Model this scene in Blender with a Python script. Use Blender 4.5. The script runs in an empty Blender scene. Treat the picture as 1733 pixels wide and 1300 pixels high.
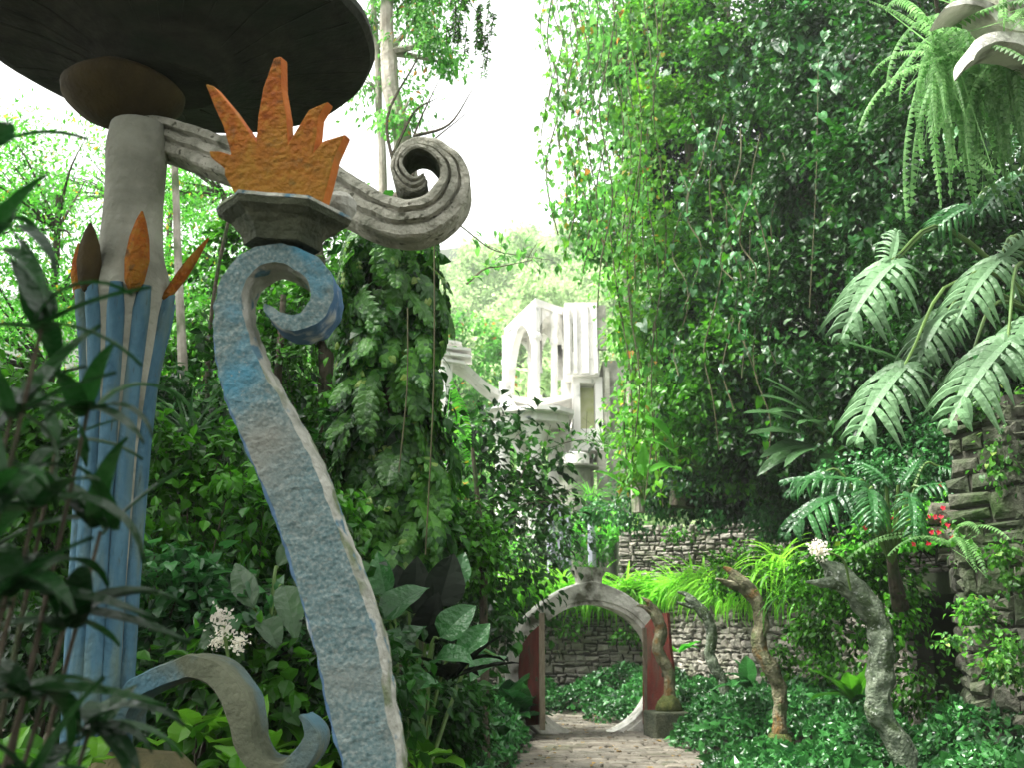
import bpy, math, random
import numpy as np
from mathutils import Vector, noise as mnoise
R = math.radians
random.seed(7); rng = np.random.default_rng(7)
sc = bpy.context.scene
COL = sc.collection
# ------------------------------------------------------------------ camera
F = 1750.0; PW, PH = 1733.0, 1300.0; TH = R(13.6); CAMZ = 1.6
cam = bpy.data.cameras.new('camera'); camo = bpy.data.objects.new('camera', cam); COL.objects.link(camo)
cam.sensor_width = 36; cam.lens = 36*F/PW; cam.clip_start = .05; cam.clip_end = 2000
camo.location = (0, 0, CAMZ); camo.rotation_euler = (R(90)+TH, 0, 0); sc.camera = camo
cam.dof.use_dof = True; cam.dof.focus_distance = 7.0; cam.dof.aperture_fstop = 3.2
# ------------------------------------------------------------------ world, sun, exposure
SUN_EL, SUN_ROT = 60, 255      # degrees; rotation from +Y clockwise
w = bpy.data.worlds.new('World'); sc.world = w; w.use_nodes = True
nt = w.node_tree; bg = nt.nodes['Background']
sky = nt.nodes.new('ShaderNodeTexSky'); sky.sky_type = 'NISHITA'; sky.sun_disc = False
sky.sun_elevation = R(SUN_EL); sky.sun_rotation = R(SUN_ROT); sky.dust_density = 4; sky.air_density = 1.2
hs = nt.nodes.new('ShaderNodeHueSaturation'); hs.inputs['Saturation'].default_value = .04; hs.inputs['Value'].default_value = 1.6
nt.links.new(sky.outputs[0], hs.inputs['Color']); nt.links.new(hs.outputs[0], bg.inputs['Color'])
bg.inputs['Strength'].default_value = .115
sl = bpy.data.lights.new('sun', 'SUN'); so = bpy.data.objects.new('sun', sl); COL.objects.link(so)
sl.energy = 3.6; sl.angle = R(14); sl.color = (1, .97, .9)
sd = Vector((math.sin(R(SUN_ROT))*math.cos(R(SUN_EL)), math.cos(R(SUN_ROT))*math.cos(R(SUN_EL)), math.sin(R(SUN_EL))))
so.rotation_euler = sd.to_track_quat('Z', 'Y').to_euler(); so.location = (0, 0, 30)
vs = sc.view_settings; vs.view_transform = 'Standard'; vs.look = 'None'; vs.gamma = 1; vs.exposure = 1.68
sc.render.engine = 'CYCLES'
try:
    sc.cycles.max_bounces = 8; sc.cycles.volume_bounces = 1; sc.cycles.transparent_max_bounces = 4
    sc.cycles.volume_step_rate = 4
except Exception: pass

# ------------------------------------------------------------------ helpers
cT, sT = math.cos(TH), math.sin(TH)
def P(px, py, Y):
    "point of the place seen at photo pixel px,py at Y metres in front of the viewpoint"
    u = (px-PW/2)/F; v = (PH/2-py)/F
    s = Y/(cT - v*sT)
    return np.array([u*s, Y, CAMZ + (sT+v*cT)*s])
def m_per_px(px, py, Y):
    v = (PH/2-py)/F
    return Y/(cT - v*sT)/F
def norm(a):
    a = np.asarray(a, float); return a/np.maximum(np.linalg.norm(a, axis=-1, keepdims=True), 1e-9)
def wloc(o):
    p = np.zeros(3)
    while o is not None: p += np.array(o.location); o = o.parent
    return p
class G:
    def __init__(s): s.V=[]; s.L=[]; s.T=[]; s.M=[]; s.n=0
    def add(s, V, L, T, m=0):
        V=np.asarray(V,float).reshape(-1,3); s.V.append(V); s.L.append(np.asarray(L,int)+s.n); s.T.append(np.asarray(T,int))
        s.M.append(np.full(len(T), m, int) if np.isscalar(m) else np.asarray(m,int)); s.n+=len(V)
    def faces(s, V, Fs, m=0):
        L=[i for f in Fs for i in f]; s.add(V, L, [len(f) for f in Fs], m)
    def inst(s, t, pos, d, nr, sc_, m=0):
        "copies of template t: y axis along d, z axis near nr"
        pos=np.atleast_2d(pos); n=len(pos)
        if n==0: return
        d=norm(np.broadcast_to(d,(n,3))); nr=np.broadcast_to(nr,(n,3))
        x=norm(np.cross(d,nr)); z=np.cross(x,d)
        sc_=np.asarray(sc_,float)
        if sc_.ndim==0: sc_=np.full(n,float(sc_))
        TV,TL,TT=t
        V=(TV[None,:,0,None]*x[:,None]+TV[None,:,1,None]*d[:,None]+TV[None,:,2,None]*z[:,None])*sc_[:,None,None]+pos[:,None]
        L=(TL[None]+(np.arange(n)*len(TV))[:,None]).ravel()
        s.add(V.reshape(-1,3), L, np.tile(TT,n), m)
    def build(s, name, mat, parent=None, loc=(0,0,0), smooth=False):
        if parent is not None: off=wloc(parent)
        else: off=np.array(loc,float)
        V=np.concatenate(s.V)-off; L=np.concatenate(s.L); T=np.concatenate(s.T); M=np.concatenate(s.M)
        me=bpy.data.meshes.new(name); me.vertices.add(len(V)); me.vertices.foreach_set('co', V.ravel())
        me.loops.add(len(L)); me.loops.foreach_set('vertex_index', L.astype(np.int32))
        me.polygons.add(len(T)); st=np.concatenate([[0],np.cumsum(T)[:-1]]).astype(np.int32)
        me.polygons.foreach_set('loop_start', st)
        me.polygons.foreach_set('material_index', M.astype(np.int32))
        me.polygons.foreach_set('use_smooth', np.full(len(T), smooth, bool))
        me.update(calc_edges=True)
        for m in (mat if isinstance(mat,(list,tuple)) else [mat]): me.materials.append(m)
        o=bpy.data.objects.new(name, me); COL.objects.link(o)
        if parent is not None: o.parent=parent
        else: o.location=loc
        return o
def empty(name, loc, label=None, cat=None, group=None):
    o=bpy.data.objects.new(name,None); COL.objects.link(o); o.location=tuple(loc); o.empty_display_size=.2
    tag(o,label,cat,group); return o
def tag(o,label=None,cat=None,group=None,kind=None):
    if label: o['label']=label
    if cat: o['category']=cat
    if group: o['group']=group
    if kind: o['kind']=kind
    return o
def copy_tree(o, parent=None):
    c=o.copy(); COL.objects.link(c)
    if parent is not None: c.parent=parent
    for ch in list(o.children): copy_tree(ch,c)
    return c
def spline(pts, k=6):
    "Catmull-Rom through rows of pts"
    p=np.asarray(pts,float); p=np.vstack([2*p[0]-p[1],p,2*p[-1]-p[-2]]); out=[]
    for i in range(1,len(p)-2):
        for t in np.arange(k)/k:
            out.append(.5*((2*p[i])+(-p[i-1]+p[i+1])*t+(2*p[i-1]-5*p[i]+4*p[i+1]-p[i+2])*t*t+(-p[i-1]+3*p[i]-3*p[i+1]+p[i+2])*t**3))
    out.append(p[-2]); return np.array(out)
def jit(V, amp, freq):
    V=np.asarray(V,float).copy()
    for i,v in enumerate(V):
        n=mnoise.noise_vector(Vector(v*freq)); V[i]+=np.array(n)*amp
    return V
def tube(g, pts, rad, ns=7, m=0, jitter=0, jf=3, cap=True):
    C=np.asarray(pts,float); n=len(C); rad=np.broadcast_to(np.asarray(rad,float),(n,))
    T=norm(np.gradient(C,axis=0)); up=np.array([0.,0,1]) if abs(T[0][2])<.9 else np.array([1.,0,0])
    a=norm(np.cross(T[0],up)); A=[]
    for i in range(n):
        a=norm(a-T[i]*np.dot(a,T[i])); A.append(a)
    A=np.array(A); B=np.cross(T,A); th=np.arange(ns)/ns*2*math.pi
    V=C[:,None]+rad[:,None,None]*(np.cos(th)[None,:,None]*A[:,None]+np.sin(th)[None,:,None]*B[:,None])
    V=V.reshape(-1,3)
    if jitter: V=jit(V,jitter,jf)
    i=np.arange(n-1)[:,None]; j=np.arange(ns)[None]; j2=(j+1)%ns
    q=np.stack([i*ns+j,i*ns+j2,(i+1)*ns+j2,(i+1)*ns+j],-1).reshape(-1,4)
    L=list(q.ravel()); Tt=[4]*len(q)
    if cap:
        L+=list(range(ns))[::-1]+list(range((n-1)*ns,n*ns)); Tt+=[ns,ns]
    g.add(V,L,Tt,m)
def sweep(g, C, A, B, prof, pm=None, jitter=0, jf=8, bscale=None):
    "closed profile [(a,b)] with a along A (full width vectors) and b metres along B"
    C=np.asarray(C);n=len(C);k=len(prof);pa=np.array(prof)
    bs=np.ones(n) if bscale is None else np.asarray(bscale)
    V=C[:,None]+pa[None,:,0,None]*A[:,None]+pa[None,:,1,None]*bs[:,None,None]*B[:,None]
    V=V.reshape(-1,3)
    if jitter: V=jit(V,jitter,jf)
    i=np.arange(n-1)[:,None]; j=np.arange(k)[None]; j2=(j+1)%k
    q=np.stack([i*k+j,i*k+j2,(i+1)*k+j2,(i+1)*k+j],-1).reshape(-1,4)
    ms=np.tile(np.array(pm if pm else [0]*k),n-1)
    g.add(V,list(q.ravel())+list(range(k))[::-1]+list(range((n-1)*k,n*k)),[4]*len(q)+[k,k],list(ms)+[ms[0],ms[0]])
def subprof(prof, pm, d=.2, aw=1):
    o=[];m=[]
    for i in range(len(prof)):
        a=np.array(prof[i]);b=np.array(prof[(i+1)%len(prof)]); k=max(1,int(np.hypot((b[0]-a[0])*aw,b[1]-a[1])/d))
        for t in range(k): o.append(tuple(a+(b-a)*t/k)); m.append(pm[i])
    return o,m
def screen_sweep(g, rows, prof, pm=None, k=6, jitter=.004, jf=9, back=(0,1,0), bscale=None):
    "rows: px,py,width in px, Y of the front face's middle"
    S=spline(rows,k); C=np.array([P(r[0],r[1],r[3]) for r in S])
    T=norm(np.gradient(C,axis=0)); B=norm(np.array(back,float)); A=norm(np.cross(T,B))
    W=np.array([max(r[2],1)*m_per_px(r[0],r[1],r[3]) for r in S])
    sweep(g,C,A*W[:,None],np.broadcast_to(B,(len(C),3)),prof,pm,jitter,jf,bscale)
    return C,W
def box(g, lo, hi, m=0, rot=0, c=None):
    lo=np.array(lo,float);hi=np.array(hi,float)
    V=np.array([[ (lo,hi)[a][0],(lo,hi)[b][1],(lo,hi)[c_][2]] for a in (0,1) for b in (0,1) for c_ in (0,1)])
    if rot:
        cc=(lo+hi)/2 if c is None else np.array(c); x=V[:,0]-cc[0]; y=V[:,1]-cc[1]
        V[:,0]=cc[0]+x*math.cos(rot)-y*math.sin(rot); V[:,1]=cc[1]+x*math.sin(rot)+y*math.cos(rot)
    g.faces(V,[(0,1,3,2),(4,6,7,5),(0,4,5,1),(2,3,7,6),(0,2,6,4),(1,5,7,3)],m)
def lathe(g, c, prof, ns=24, m=0, jitter=0, jf=5):
    c=np.array(c,float); th=np.arange(ns)/ns*2*math.pi; V=[]
    for r,z in prof: V+= [[c[0]+r*math.cos(t),c[1]+r*math.sin(t),c[2]+z] for t in th]
    V=np.array(V)
    if jitter: V=jit(V,jitter,jf)
    n=len(prof); i=np.arange(n-1)[:,None]; j=np.arange(ns)[None]; j2=(j+1)%ns
    q=np.stack([i*ns+j,i*ns+j2,(i+1)*ns+j2,(i+1)*ns+j],-1).reshape(-1,4)
    g.add(V,list(q.ravel())+list(range(ns))[::-1]+list(range((n-1)*ns,n*ns)),[4]*len(q)+[ns,ns],m)
def prism(g, pts, vec, m=0, ms=None):
    "extrude polygon pts (3D) by vec"
    p=np.array(pts,float);n=len(p);V=np.vstack([p,p+np.array(vec)])
    Fs=[tuple(range(n)),tuple(range(2*n-1,n-1,-1))]+[(i,i+n,(i+1)%n+n,(i+1)%n)[::-1] for i in range(n)]
    g.faces(V,Fs,[m,m]+[m if ms is None else ms]*n)

# ------------------------------------------------------------------ leaf templates (y = length, z = upper side)
def tmpl(V,Fs): return (np.array(V,float), np.array([i for f in Fs for i in f]), np.array([len(f) for f in Fs]))
def t_leaf(w=.25, fold=.08, dr=.12):
    return tmpl([(0,0,0),(w*.85,.28,fold),(w,.55,fold*.8),(0,1,-dr),(-w,.55,fold*.8),(-w*.85,.28,fold),(0,.5,-.01)],
                [(0,1,2,6),(6,2,3),(0,6,4,5),(6,3,4)])
def t_heart(w=.42, fold=.05, dr=.15):
    return tmpl([(0,0,0),(w*.6,-.2,fold*.3),(w,.05,fold),(w*.8,.45,fold*.6),(0,1,-dr),(-w*.8,.45,fold*.6),(-w,.05,fold),(-w*.6,-.2,fold*.3),(0,.4,0)],
                [(0,1,2,8),(8,2,3),(8,3,4),(8,4,5),(8,5,6),(0,8,6,7)])
def bendz(V, bend):
    "bend template along y so it curls to -z by total angle bend"
    V=V.copy(); y=V[:,1]; a=bend*y
    r=1/bend if abs(bend)>1e-4 else 1e4
    V2=V.copy(); V2[:,1]=r*np.sin(a)+V[:,2]*np.sin(a); V2[:,2]=-r*(1-np.cos(a))+V[:,2]*np.cos(a)
    return V2
def t_ovate(w=.3, bend=.6, fold=.12, wave=.02, n=8, p=.75):
    V=[];Fs=[]
    for i in range(n+1):
        t=i/n; hw=w*math.sin(math.pi*min(1,max(0,t))**p)**.9 if 0<t<1 else .006
        for s in (-1,-.5,0,.5,1):
            V.append((s*hw,t,abs(s)*hw*fold*2+wave*math.sin(t*14+s*2)*abs(s)))
    for i in range(n):
        for j in range(4):
            a=i*5+j; Fs.append((a,a+1,a+6,a+5))
    t=tmpl(V,Fs); return (bendz(t[0],bend),t[1],t[2])
def t_strap(w=.05, bend=1., n=7, fold=.02):
    V=[];Fs=[]
    for i in range(n+1):
        t=i/n; hw=w*(min(1,.5+t*3)*(1-t**2.5)+.02)
        V+=[(-hw,t,fold),(0,t,0),(hw,t,fold)]
    for i in range(n):
        a=i*3; Fs+=[(a,a+1,a+4,a+3),(a+1,a+2,a+5,a+4)]
    t=tmpl(V,Fs); return (bendz(t[0],bend),t[1],t[2])
def t_fern(w=.14, bend=1.2, n=22, ang=.25, pw=.6):
    V=[];Fs=[];b=0
    V+=[(-.006,0,0),(.006,0,0),(.002,1,0),(-.002,1,0)]; Fs.append((0,1,2,3))
    for i in range(n):
        t=(i+.8)/(n+.6); L=w*min(1,.45+t*3)*(1-t**3*.85)
        h=pw/n
        for s in (-1,1):
            k=len(V); f=math.sin(ang)*L
            V+=[(0,t-h*.5,0),(s*L*.55,t-h*.55+f*.5,-.008),(s*L,t+f,-.03),(s*L*.55,t+h*.6+f*.5,-.008),(0,t+h*.5,0)]
            Fs.append((k,k+1,k+2,k+3,k+4) if s>0 else (k+4,k+3,k+2,k+1,k))
    t=tmpl(V,Fs); return (bendz(t[0],bend),t[1],t[2])
def t_lobed(nl=8, w=.42, blade=.1, bend=.7, droop=.35, gap=.25, back=True, lobw=1., rag=.06, seed=1, aj=0.):
    "pinnately cut aroid leaf"
    r=random.Random(seed); V=[];Fs=[]
    n=2*nl
    for i in range(n+1):
        t=i/n; hw=blade*(.6+.6*math.sin(math.pi*min(.97,t+.1)))*(1-t**4)+.003
        V+=[(-hw,t,hw*.25),(0,t,0),(hw,t,hw*.25)]
    for i in range(n):
        a=i*3; Fs+=[(a,a+1,a+4,a+3),(a+1,a+2,a+5,a+4)]
    lo=-2 if back else 0
    for i in range(lo,nl):
        t0=max(0,(i+.05)/nl); t1=max(.03,(i+1-gap)/nl); tc=(i+.5)/nl
        if i<0: t0,t1=0,.07
        base_ang=.35+.5*max(0,tc)                    # forward sweep
        if i<0: base_ang=-.55*abs(i)+.0
        base_ang+=r.uniform(-aj,aj)
        L=w*(math.sin(math.pi*(.18+.8*max(0,tc))**.8)**.7)*(1+r.uniform(-rag,rag))
        if i<0: L=w*.72*(1 if i==-1 else .75)
        hw=blade*.8
        for s in (-1,1):
            k=len(V); wd=(t1-t0)*.5*lobw if i>=0 else .05
            ym=(t0+t1)/2; dx,dy=math.cos(base_ang),math.sin(base_ang)
            segs=5
            for q in range(segs+1):
                u=q/segs; cx=hw*.3+dx*L*u; cy=ym+dy*L*u*(1+.3*u)
                ww=wd*(1,1.02,1.15,1.1,.75,.12)[q]
                z=hw*.1-droop*(cx**2)*1.6+.03*math.sin(u*3)
                V+=[(s*(cx+ww*dy),cy-ww*dx,z-.016),(s*cx,cy,z+.004),(s*(cx-ww*dy),cy+ww*dx,z-.012)]
            for q in range(segs):
                a=k+q*3; f=[(a,a+1,a+4,a+3),(a+1,a+2,a+5,a+4)]
                Fs+= f if s>0 else [x[::-1] for x in f]
    t=tmpl(V,Fs); return (bendz(t[0],bend),t[1],t[2])
LEAF=t_leaf(); LEAFN=t_leaf(.14,.03,.2); HEART=t_heart(); LEAFW=t_leaf(.34,.1,.15)
OV=[t_ovate(.2,b,.15) for b in (.3,.8,1.2)]; EAR=[t_ovate(.32,b,.2,.02,9,.6) for b in (.3,.8,1.3)]
STRAP=[t_strap(.03,b) for b in (.3,1.,1.7,2.3)]; GRASS=[t_strap(.018,b,6,.006) for b in (.6,1.4,2.2)]
FERN=[t_fern(.11,b) for b in (.5,1.1,1.7)]; LOB=[t_lobed(10,.33,.05,b,1.5,.42,seed=i,rag=.25,aj=.16,lobw=1.) for i,b in enumerate((.4,.8,1.15))]
PINN=[t_lobed(6,.27,.13,b,.3,.12,back=False,lobw=.95,seed=i+5) for i,b in enumerate((.4,.9,1.3))]

# ------------------------------------------------------------------ materials
def nodes(name):
    m=bpy.data.materials.new(name); m.use_nodes=True; t=m.node_tree
    return m,t,t.nodes['Principled BSDF'],t.nodes['Material Output']
def ramp(t, stops):
    r=t.nodes.new('ShaderNodeValToRGB'); e=r.color_ramp.elements
    while len(e)<len(stops): e.new(.5)
    for i,(p,c) in enumerate(stops): e[i].position=p; e[i].color=(*c,1)
    return r
def leafmat(name, ca, cb, tr=.3, rough=.42, rare=None, spec=.2, trc=None, fine=0):
    m,t,b,o=nodes(name); N=t.nodes; K=t.links
    g=N.new('ShaderNodeNewGeometry'); st=[(0,ca),(.9,cb)]
    if rare: st=[(0,ca),(.96,cb),(.985,rare)]
    r=ramp(t,st); K.new(g.outputs['Random Per Island'],r.inputs[0])
    tc=N.new('ShaderNodeTexCoord'); nz=N.new('ShaderNodeTexNoise'); nz.inputs['Scale'].default_value=.9
    K.new(tc.outputs['Object'],nz.inputs['Vector'])
    hv=N.new('ShaderNodeHueSaturation'); mp=N.new('ShaderNodeMapRange'); mp.inputs[1].default_value=.3; mp.inputs[2].default_value=.7
    mp.inputs[3].default_value=.5; mp.inputs[4].default_value=1.5
    K.new(nz.outputs[0],mp.inputs[0]); K.new(mp.outputs[0],hv.inputs['Value']); K.new(r.outputs[0],hv.inputs['Color'])
    K.new(hv.outputs[0],b.inputs['Base Color']); b.inputs['Roughness'].default_value=rough
    b.inputs['Specular IOR Level'].default_value=spec
    if fine:
        n2=N.new('ShaderNodeTexNoise'); n2.inputs['Scale'].default_value=fine*1.6; K.new(tc.outputs['Object'],n2.inputs['Vector'])
        bp=N.new('ShaderNodeBump'); bp.inputs['Strength'].default_value=.6; bp.inputs['Distance'].default_value=.03
        K.new(n2.outputs[0],bp.inputs['Height']); K.new(bp.outputs[0],b.inputs['Normal'])
    tl=N.new('ShaderNodeBsdfTranslucent'); h2=N.new('ShaderNodeHueSaturation'); h2.inputs['Value'].default_value=2.2
    K.new(hv.outputs[0],h2.inputs['Color']); K.new(h2.outputs[0],tl.inputs['Color'])
    mx=N.new('ShaderNodeMixShader'); mx.inputs[0].default_value=tr
    K.new(b.outputs[0],mx.inputs[1]); K.new(tl.outputs[0],mx.inputs[2]); K.new(mx.outputs[0],o.inputs['Surface'])
    return m
def rough_mat(name, stops, scale=4, bump=.5, bscale=30, rough=.9, dist=.02, stops2=None, s2=1.2, detail=8, spec=.25, stretch=None):
    "stops: colour ramp over noise; stops2: (lo,hi,colour) stains on top"
    m,t,b,o=nodes(name); N=t.nodes; K=t.links
    tc=N.new('ShaderNodeTexCoord'); src=tc.outputs['Object']
    if stretch:
        mp=N.new('ShaderNodeMapping'); mp.inputs['Scale'].default_value=stretch; K.new(src,mp.inputs[0]); src=mp.outputs[0]
    nz=N.new('ShaderNodeTexNoise'); nz.inputs['Scale'].default_value=scale; nz.inputs['Detail'].default_value=detail; K.new(src,nz.inputs['Vector'])
    r=ramp(t,stops); K.new(nz.outputs[0],r.inputs[0]); col=r.outputs[0]
    for k,(lo,hi,c,sc2) in enumerate(stops2 or []):
        n2=N.new('ShaderNodeTexNoise'); n2.inputs['Scale'].default_value=sc2; n2.inputs['Detail'].default_value=6
        ad=N.new('ShaderNodeVectorMath'); ad.inputs[1].default_value=(3.7*(k+1),1.3,k*2.1); K.new(src,ad.inputs[0]); K.new(ad.outputs[0],n2.inputs['Vector'])
        q=N.new('ShaderNodeMapRange'); q.inputs[1].default_value=lo; q.inputs[2].default_value=hi; K.new(n2.outputs[0],q.inputs[0])
        mx=N.new('ShaderNodeMix'); mx.data_type='RGBA'; mx.inputs[7].default_value=(*c,1); K.new(q.outputs[0],mx.inputs[0]); K.new(col,mx.inputs[6]); col=mx.outputs[2]
    K.new(col,b.inputs['Base Color']); b.inputs['Roughness'].default_value=rough; b.inputs['Specular IOR Level'].default_value=spec
    n3=N.new('ShaderNodeTexNoise'); n3.inputs['Scale'].default_value=bscale; n3.inputs['Detail'].default_value=8; K.new(tc.outputs['Object'],n3.inputs['Vector'])
    bp=N.new('ShaderNodeBump'); bp.inputs['Strength'].default_value=bump; bp.inputs['Distance'].default_value=dist
    K.new(n3.outputs[0],bp.inputs['Height']); K.new(bp.outputs[0],b.inputs['Normal'])
    return m
def stonemat(name, cols, moss, mlo=.5, mhi=.65):
    m=rough_mat(name,[(.3,(.5,.5,.5)),(.7,(1,1,1))],6,.9,14,.95,.05,spec=.15)
    t=m.node_tree;N=t.nodes;K=t.links;b=N['Principled BSDF']
    g=N.new('ShaderNodeNewGeometry'); r=ramp(t,[(i/(len(cols)-1),c) for i,c in enumerate(cols)]); K.new(g.outputs['Random Per Island'],r.inputs[0])
    src=b.inputs['Base Color'].links[0].from_socket
    mu=N.new('ShaderNodeMix'); mu.data_type='RGBA'; mu.blend_type='MULTIPLY'; mu.inputs[0].default_value=.8
    K.new(r.outputs[0],mu.inputs[6]); K.new(src,mu.inputs[7])
    tc=N.new('ShaderNodeTexCoord'); n2=N.new('ShaderNodeTexNoise'); n2.inputs['Scale'].default_value=.9; n2.inputs['Detail'].default_value=8; n2.inputs['Roughness'].default_value=.65
    K.new(tc.outputs['Object'],n2.inputs['Vector']); q=N.new('ShaderNodeMapRange'); q.inputs[1].default_value=mlo; q.inputs[2].default_value=mhi; K.new(n2.outputs[0],q.inputs[0])
    mx=N.new('ShaderNodeMix'); mx.data_type='RGBA'; mx.inputs[7].default_value=(*moss,1); K.new(q.outputs[0],mx.inputs[0]); K.new(mu.outputs[2],mx.inputs[6])
    K.new(mx.outputs[2],b.inputs['Base Color']); return m
MT={}
MT['soil']=rough_mat('soil',[(.3,(.012,.010,.006)),(.7,(.035,.030,.018))],3,.8,12,stops2=[(.5,.65,(.015,.035,.008),1.5)])
MT['hill']=rough_mat('hill_soil',[(.3,(.010,.016,.006)),(.7,(.03,.045,.015))],2,.8,6)
MT['slab']=stonemat('path_stone',[(.13,.115,.09),(.22,.20,.16),(.17,.16,.13),(.28,.25,.20)],(.05,.07,.025),.55,.75)
MT['stone']=stonemat('wall_stone',[(.20,.185,.15),(.33,.31,.26),(.26,.25,.21),(.40,.37,.31)],(.08,.1,.04),.5,.72)
MT['stone2']=stonemat('mossy_wall_stone',[(.075,.08,.06),(.13,.13,.10),(.10,.10,.08),(.17,.165,.13)],(.025,.05,.012),.42,.6)
MT['mortar']=rough_mat('mortar',[(.3,(.03,.03,.022)),(.7,(.07,.07,.05))],5,.6,20)
MT['white']=rough_mat('pale_concrete',[(.3,(.66,.65,.61)),(.7,(.84,.82,.78))],2,.3,9,.8,.03,stops2=[(.55,.75,(.45,.45,.41),1.6),(.62,.75,(.3,.32,.27),4)])
MT['pillar']=rough_mat('weathered_concrete',[(.3,(.19,.195,.15)),(.7,(.38,.385,.31))],3,.9,18,.85,.03,stops2=[(.52,.7,(.13,.135,.10),2.2)])
MT['conc']=rough_mat('aged_concrete',[(.32,(.23,.235,.18)),(.6,(.44,.43,.35)),(.75,(.53,.51,.43))],7,1,32,.9,.03,stops2=[(.55,.68,(.12,.13,.09),3.2),(.6,.68,(.10,.10,.07),18)])
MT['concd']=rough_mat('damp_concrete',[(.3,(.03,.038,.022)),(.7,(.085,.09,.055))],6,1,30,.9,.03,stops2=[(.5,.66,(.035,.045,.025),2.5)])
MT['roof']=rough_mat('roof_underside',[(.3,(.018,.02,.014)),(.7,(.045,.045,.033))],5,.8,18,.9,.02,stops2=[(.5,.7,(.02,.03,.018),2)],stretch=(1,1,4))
MT['orange']=rough_mat('orange_paint',[(.25,(.20,.045,.004)),(.5,(.30,.085,.006)),(.7,(.30,.13,.012))],22,1,40,.85,.03,stops2=[(.48,.68,(.27,.17,.02),3.5),(.6,.72,(.10,.05,.015),16)])
_m=MT['orange']; _t=_m.node_tree; _b=_t.nodes['Principled BSDF']; _s=_b.inputs['Base Color'].links[0].from_socket
_tc=_t.nodes.new('ShaderNodeTexCoord'); _sx=_t.nodes.new('ShaderNodeSeparateXYZ'); _t.links.new(_tc.outputs['Object'],_sx.inputs[0])
_nz=_t.nodes.new('ShaderNodeTexNoise'); _nz.inputs['Scale'].default_value=14; _t.links.new(_tc.outputs['Object'],_nz.inputs['Vector'])
_ma=_t.nodes.new('ShaderNodeMath'); _ma.operation='MULTIPLY_ADD'; _ma.inputs[1].default_value=.35; _t.links.new(_nz.outputs[0],_ma.inputs[0]); _t.links.new(_sx.outputs[2],_ma.inputs[2])
_mr=_t.nodes.new('ShaderNodeMapRange'); _mr.inputs[1].default_value=3.86; _mr.inputs[2].default_value=3.62; _mr.inputs[4].default_value=.5; _t.links.new(_ma.outputs[0],_mr.inputs[0])
_mx=_t.nodes.new('ShaderNodeMix'); _mx.data_type='RGBA'; _mx.inputs[7].default_value=(.22,.14,.015,1); _t.links.new(_mr.outputs[0],_mx.inputs[0]); _t.links.new(_s,_mx.inputs[6]); _t.links.new(_mx.outputs[2],_b.inputs['Base Color'])
MT['orangeedge']=rough_mat('orange_edge_paint',[(.3,(.34,.085,.01)),(.7,(.45,.14,.02))],8,.8,45,.8,.012,stops2=[(.56,.66,(.35,.14,.03),10)])  # brightness of the crown's side faces put into a lighter orange
MT['oranged']=rough_mat('faded_orange_paint',[(.3,(.025,.018,.005)),(.7,(.06,.042,.010))],4,.8,30,.85,.015)  # darker orange for the hub and two buds
MT['blue']=rough_mat('blue_paint',[(.30,(.06,.115,.12)),(.5,(.125,.185,.18)),(.70,(.23,.27,.25))],60,.8,50,.9,.018,
    stops2=[(.48,.62,(.22,.22,.18),1.0),(.58,.68,(.06,.20,.27),2.1),(.62,.72,(.24,.27,.25),70)])
MT['bluepure']=rough_mat('blue_rod_paint',[(.3,(.03,.085,.125)),(.7,(.07,.155,.20))],5,.8,25,.85,.015,stops2=[(.5,.7,(.09,.14,.12),3),(.62,.75,(.04,.06,.05),14)],stretch=(3,3,.6))
MT['bluedk']=rough_mat('blue_edge_paint',[(.3,(.035,.09,.17)),(.7,(.08,.16,.24))],6,.8,40,.85,.01,stops2=[(.58,.7,(.4,.42,.38),7)])
MT['chip']=rough_mat('worn_white_edge',[(.3,(.22,.23,.19)),(.7,(.44,.44,.38))],9,1,35,.9,.02,stops2=[(.52,.62,(.13,.16,.09),5),(.58,.64,(.08,.16,.2),9)])
MT['lichen']=rough_mat('lichened_stone',[(.3,(.04,.06,.035)),(.5,(.12,.15,.10)),(.7,(.25,.29,.21))],11,1,30,.95,.03,stops2=[(.52,.6,(.045,.07,.03),6),(.62,.68,(.32,.35,.30),22)])
MT['lichenb']=rough_mat('rusty_lichened_stone',[(.3,(.045,.045,.022)),(.5,(.12,.115,.065)),(.7,(.22,.21,.14))],10,1,30,.95,.03,stops2=[(.56,.66,(.15,.09,.03),5),(.56,.66,(.08,.10,.04),4)])
MT['moss']=rough_mat('moss',[(.3,(.03,.045,.01)),(.7,(.10,.11,.03))],12,1,50,.95,.03)
MT['gatec']=rough_mat('gate_concrete',[(.3,(.45,.44,.38)),(.7,(.75,.73,.66))],3,.9,16,.9,.03,stops2=[(.52,.68,(.09,.09,.06),3.2)])
MT['red']=rough_mat('red_door_paint',[(.3,(.085,.014,.009)),(.6,(.15,.030,.018)),(.8,(.11,.05,.03))],5,.8,30,.8,.01,stops2=[(.5,.65,(.10,.055,.035),2.2),(.58,.66,(.05,.04,.025),9)],stretch=(2,2,.6))
MT['wood']=rough_mat('old_wood',[(.3,(.09,.075,.05)),(.7,(.19,.16,.11))],8,.7,40,.85,.01,stretch=(6,6,1))
MT['bark']=rough_mat('dark_bark',[(.3,(.03,.025,.017)),(.7,(.09,.075,.05))],5,1,20,.95,.03,stops2=[(.5,.65,(.035,.055,.02),3)],stretch=(3,3,1))
MT['barkp']=rough_mat('pale_bark',[(.3,(.22,.2,.15)),(.7,(.46,.43,.36))],4,.8,20,.9,.02,stops2=[(.52,.66,(.12,.16,.08),2.5)],stretch=(2,2,1))
MT['stem']=rough_mat('green_stem',[(.3,(.05,.10,.02)),(.7,(.10,.18,.04))],5,.2,20,.5,.005)
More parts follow.
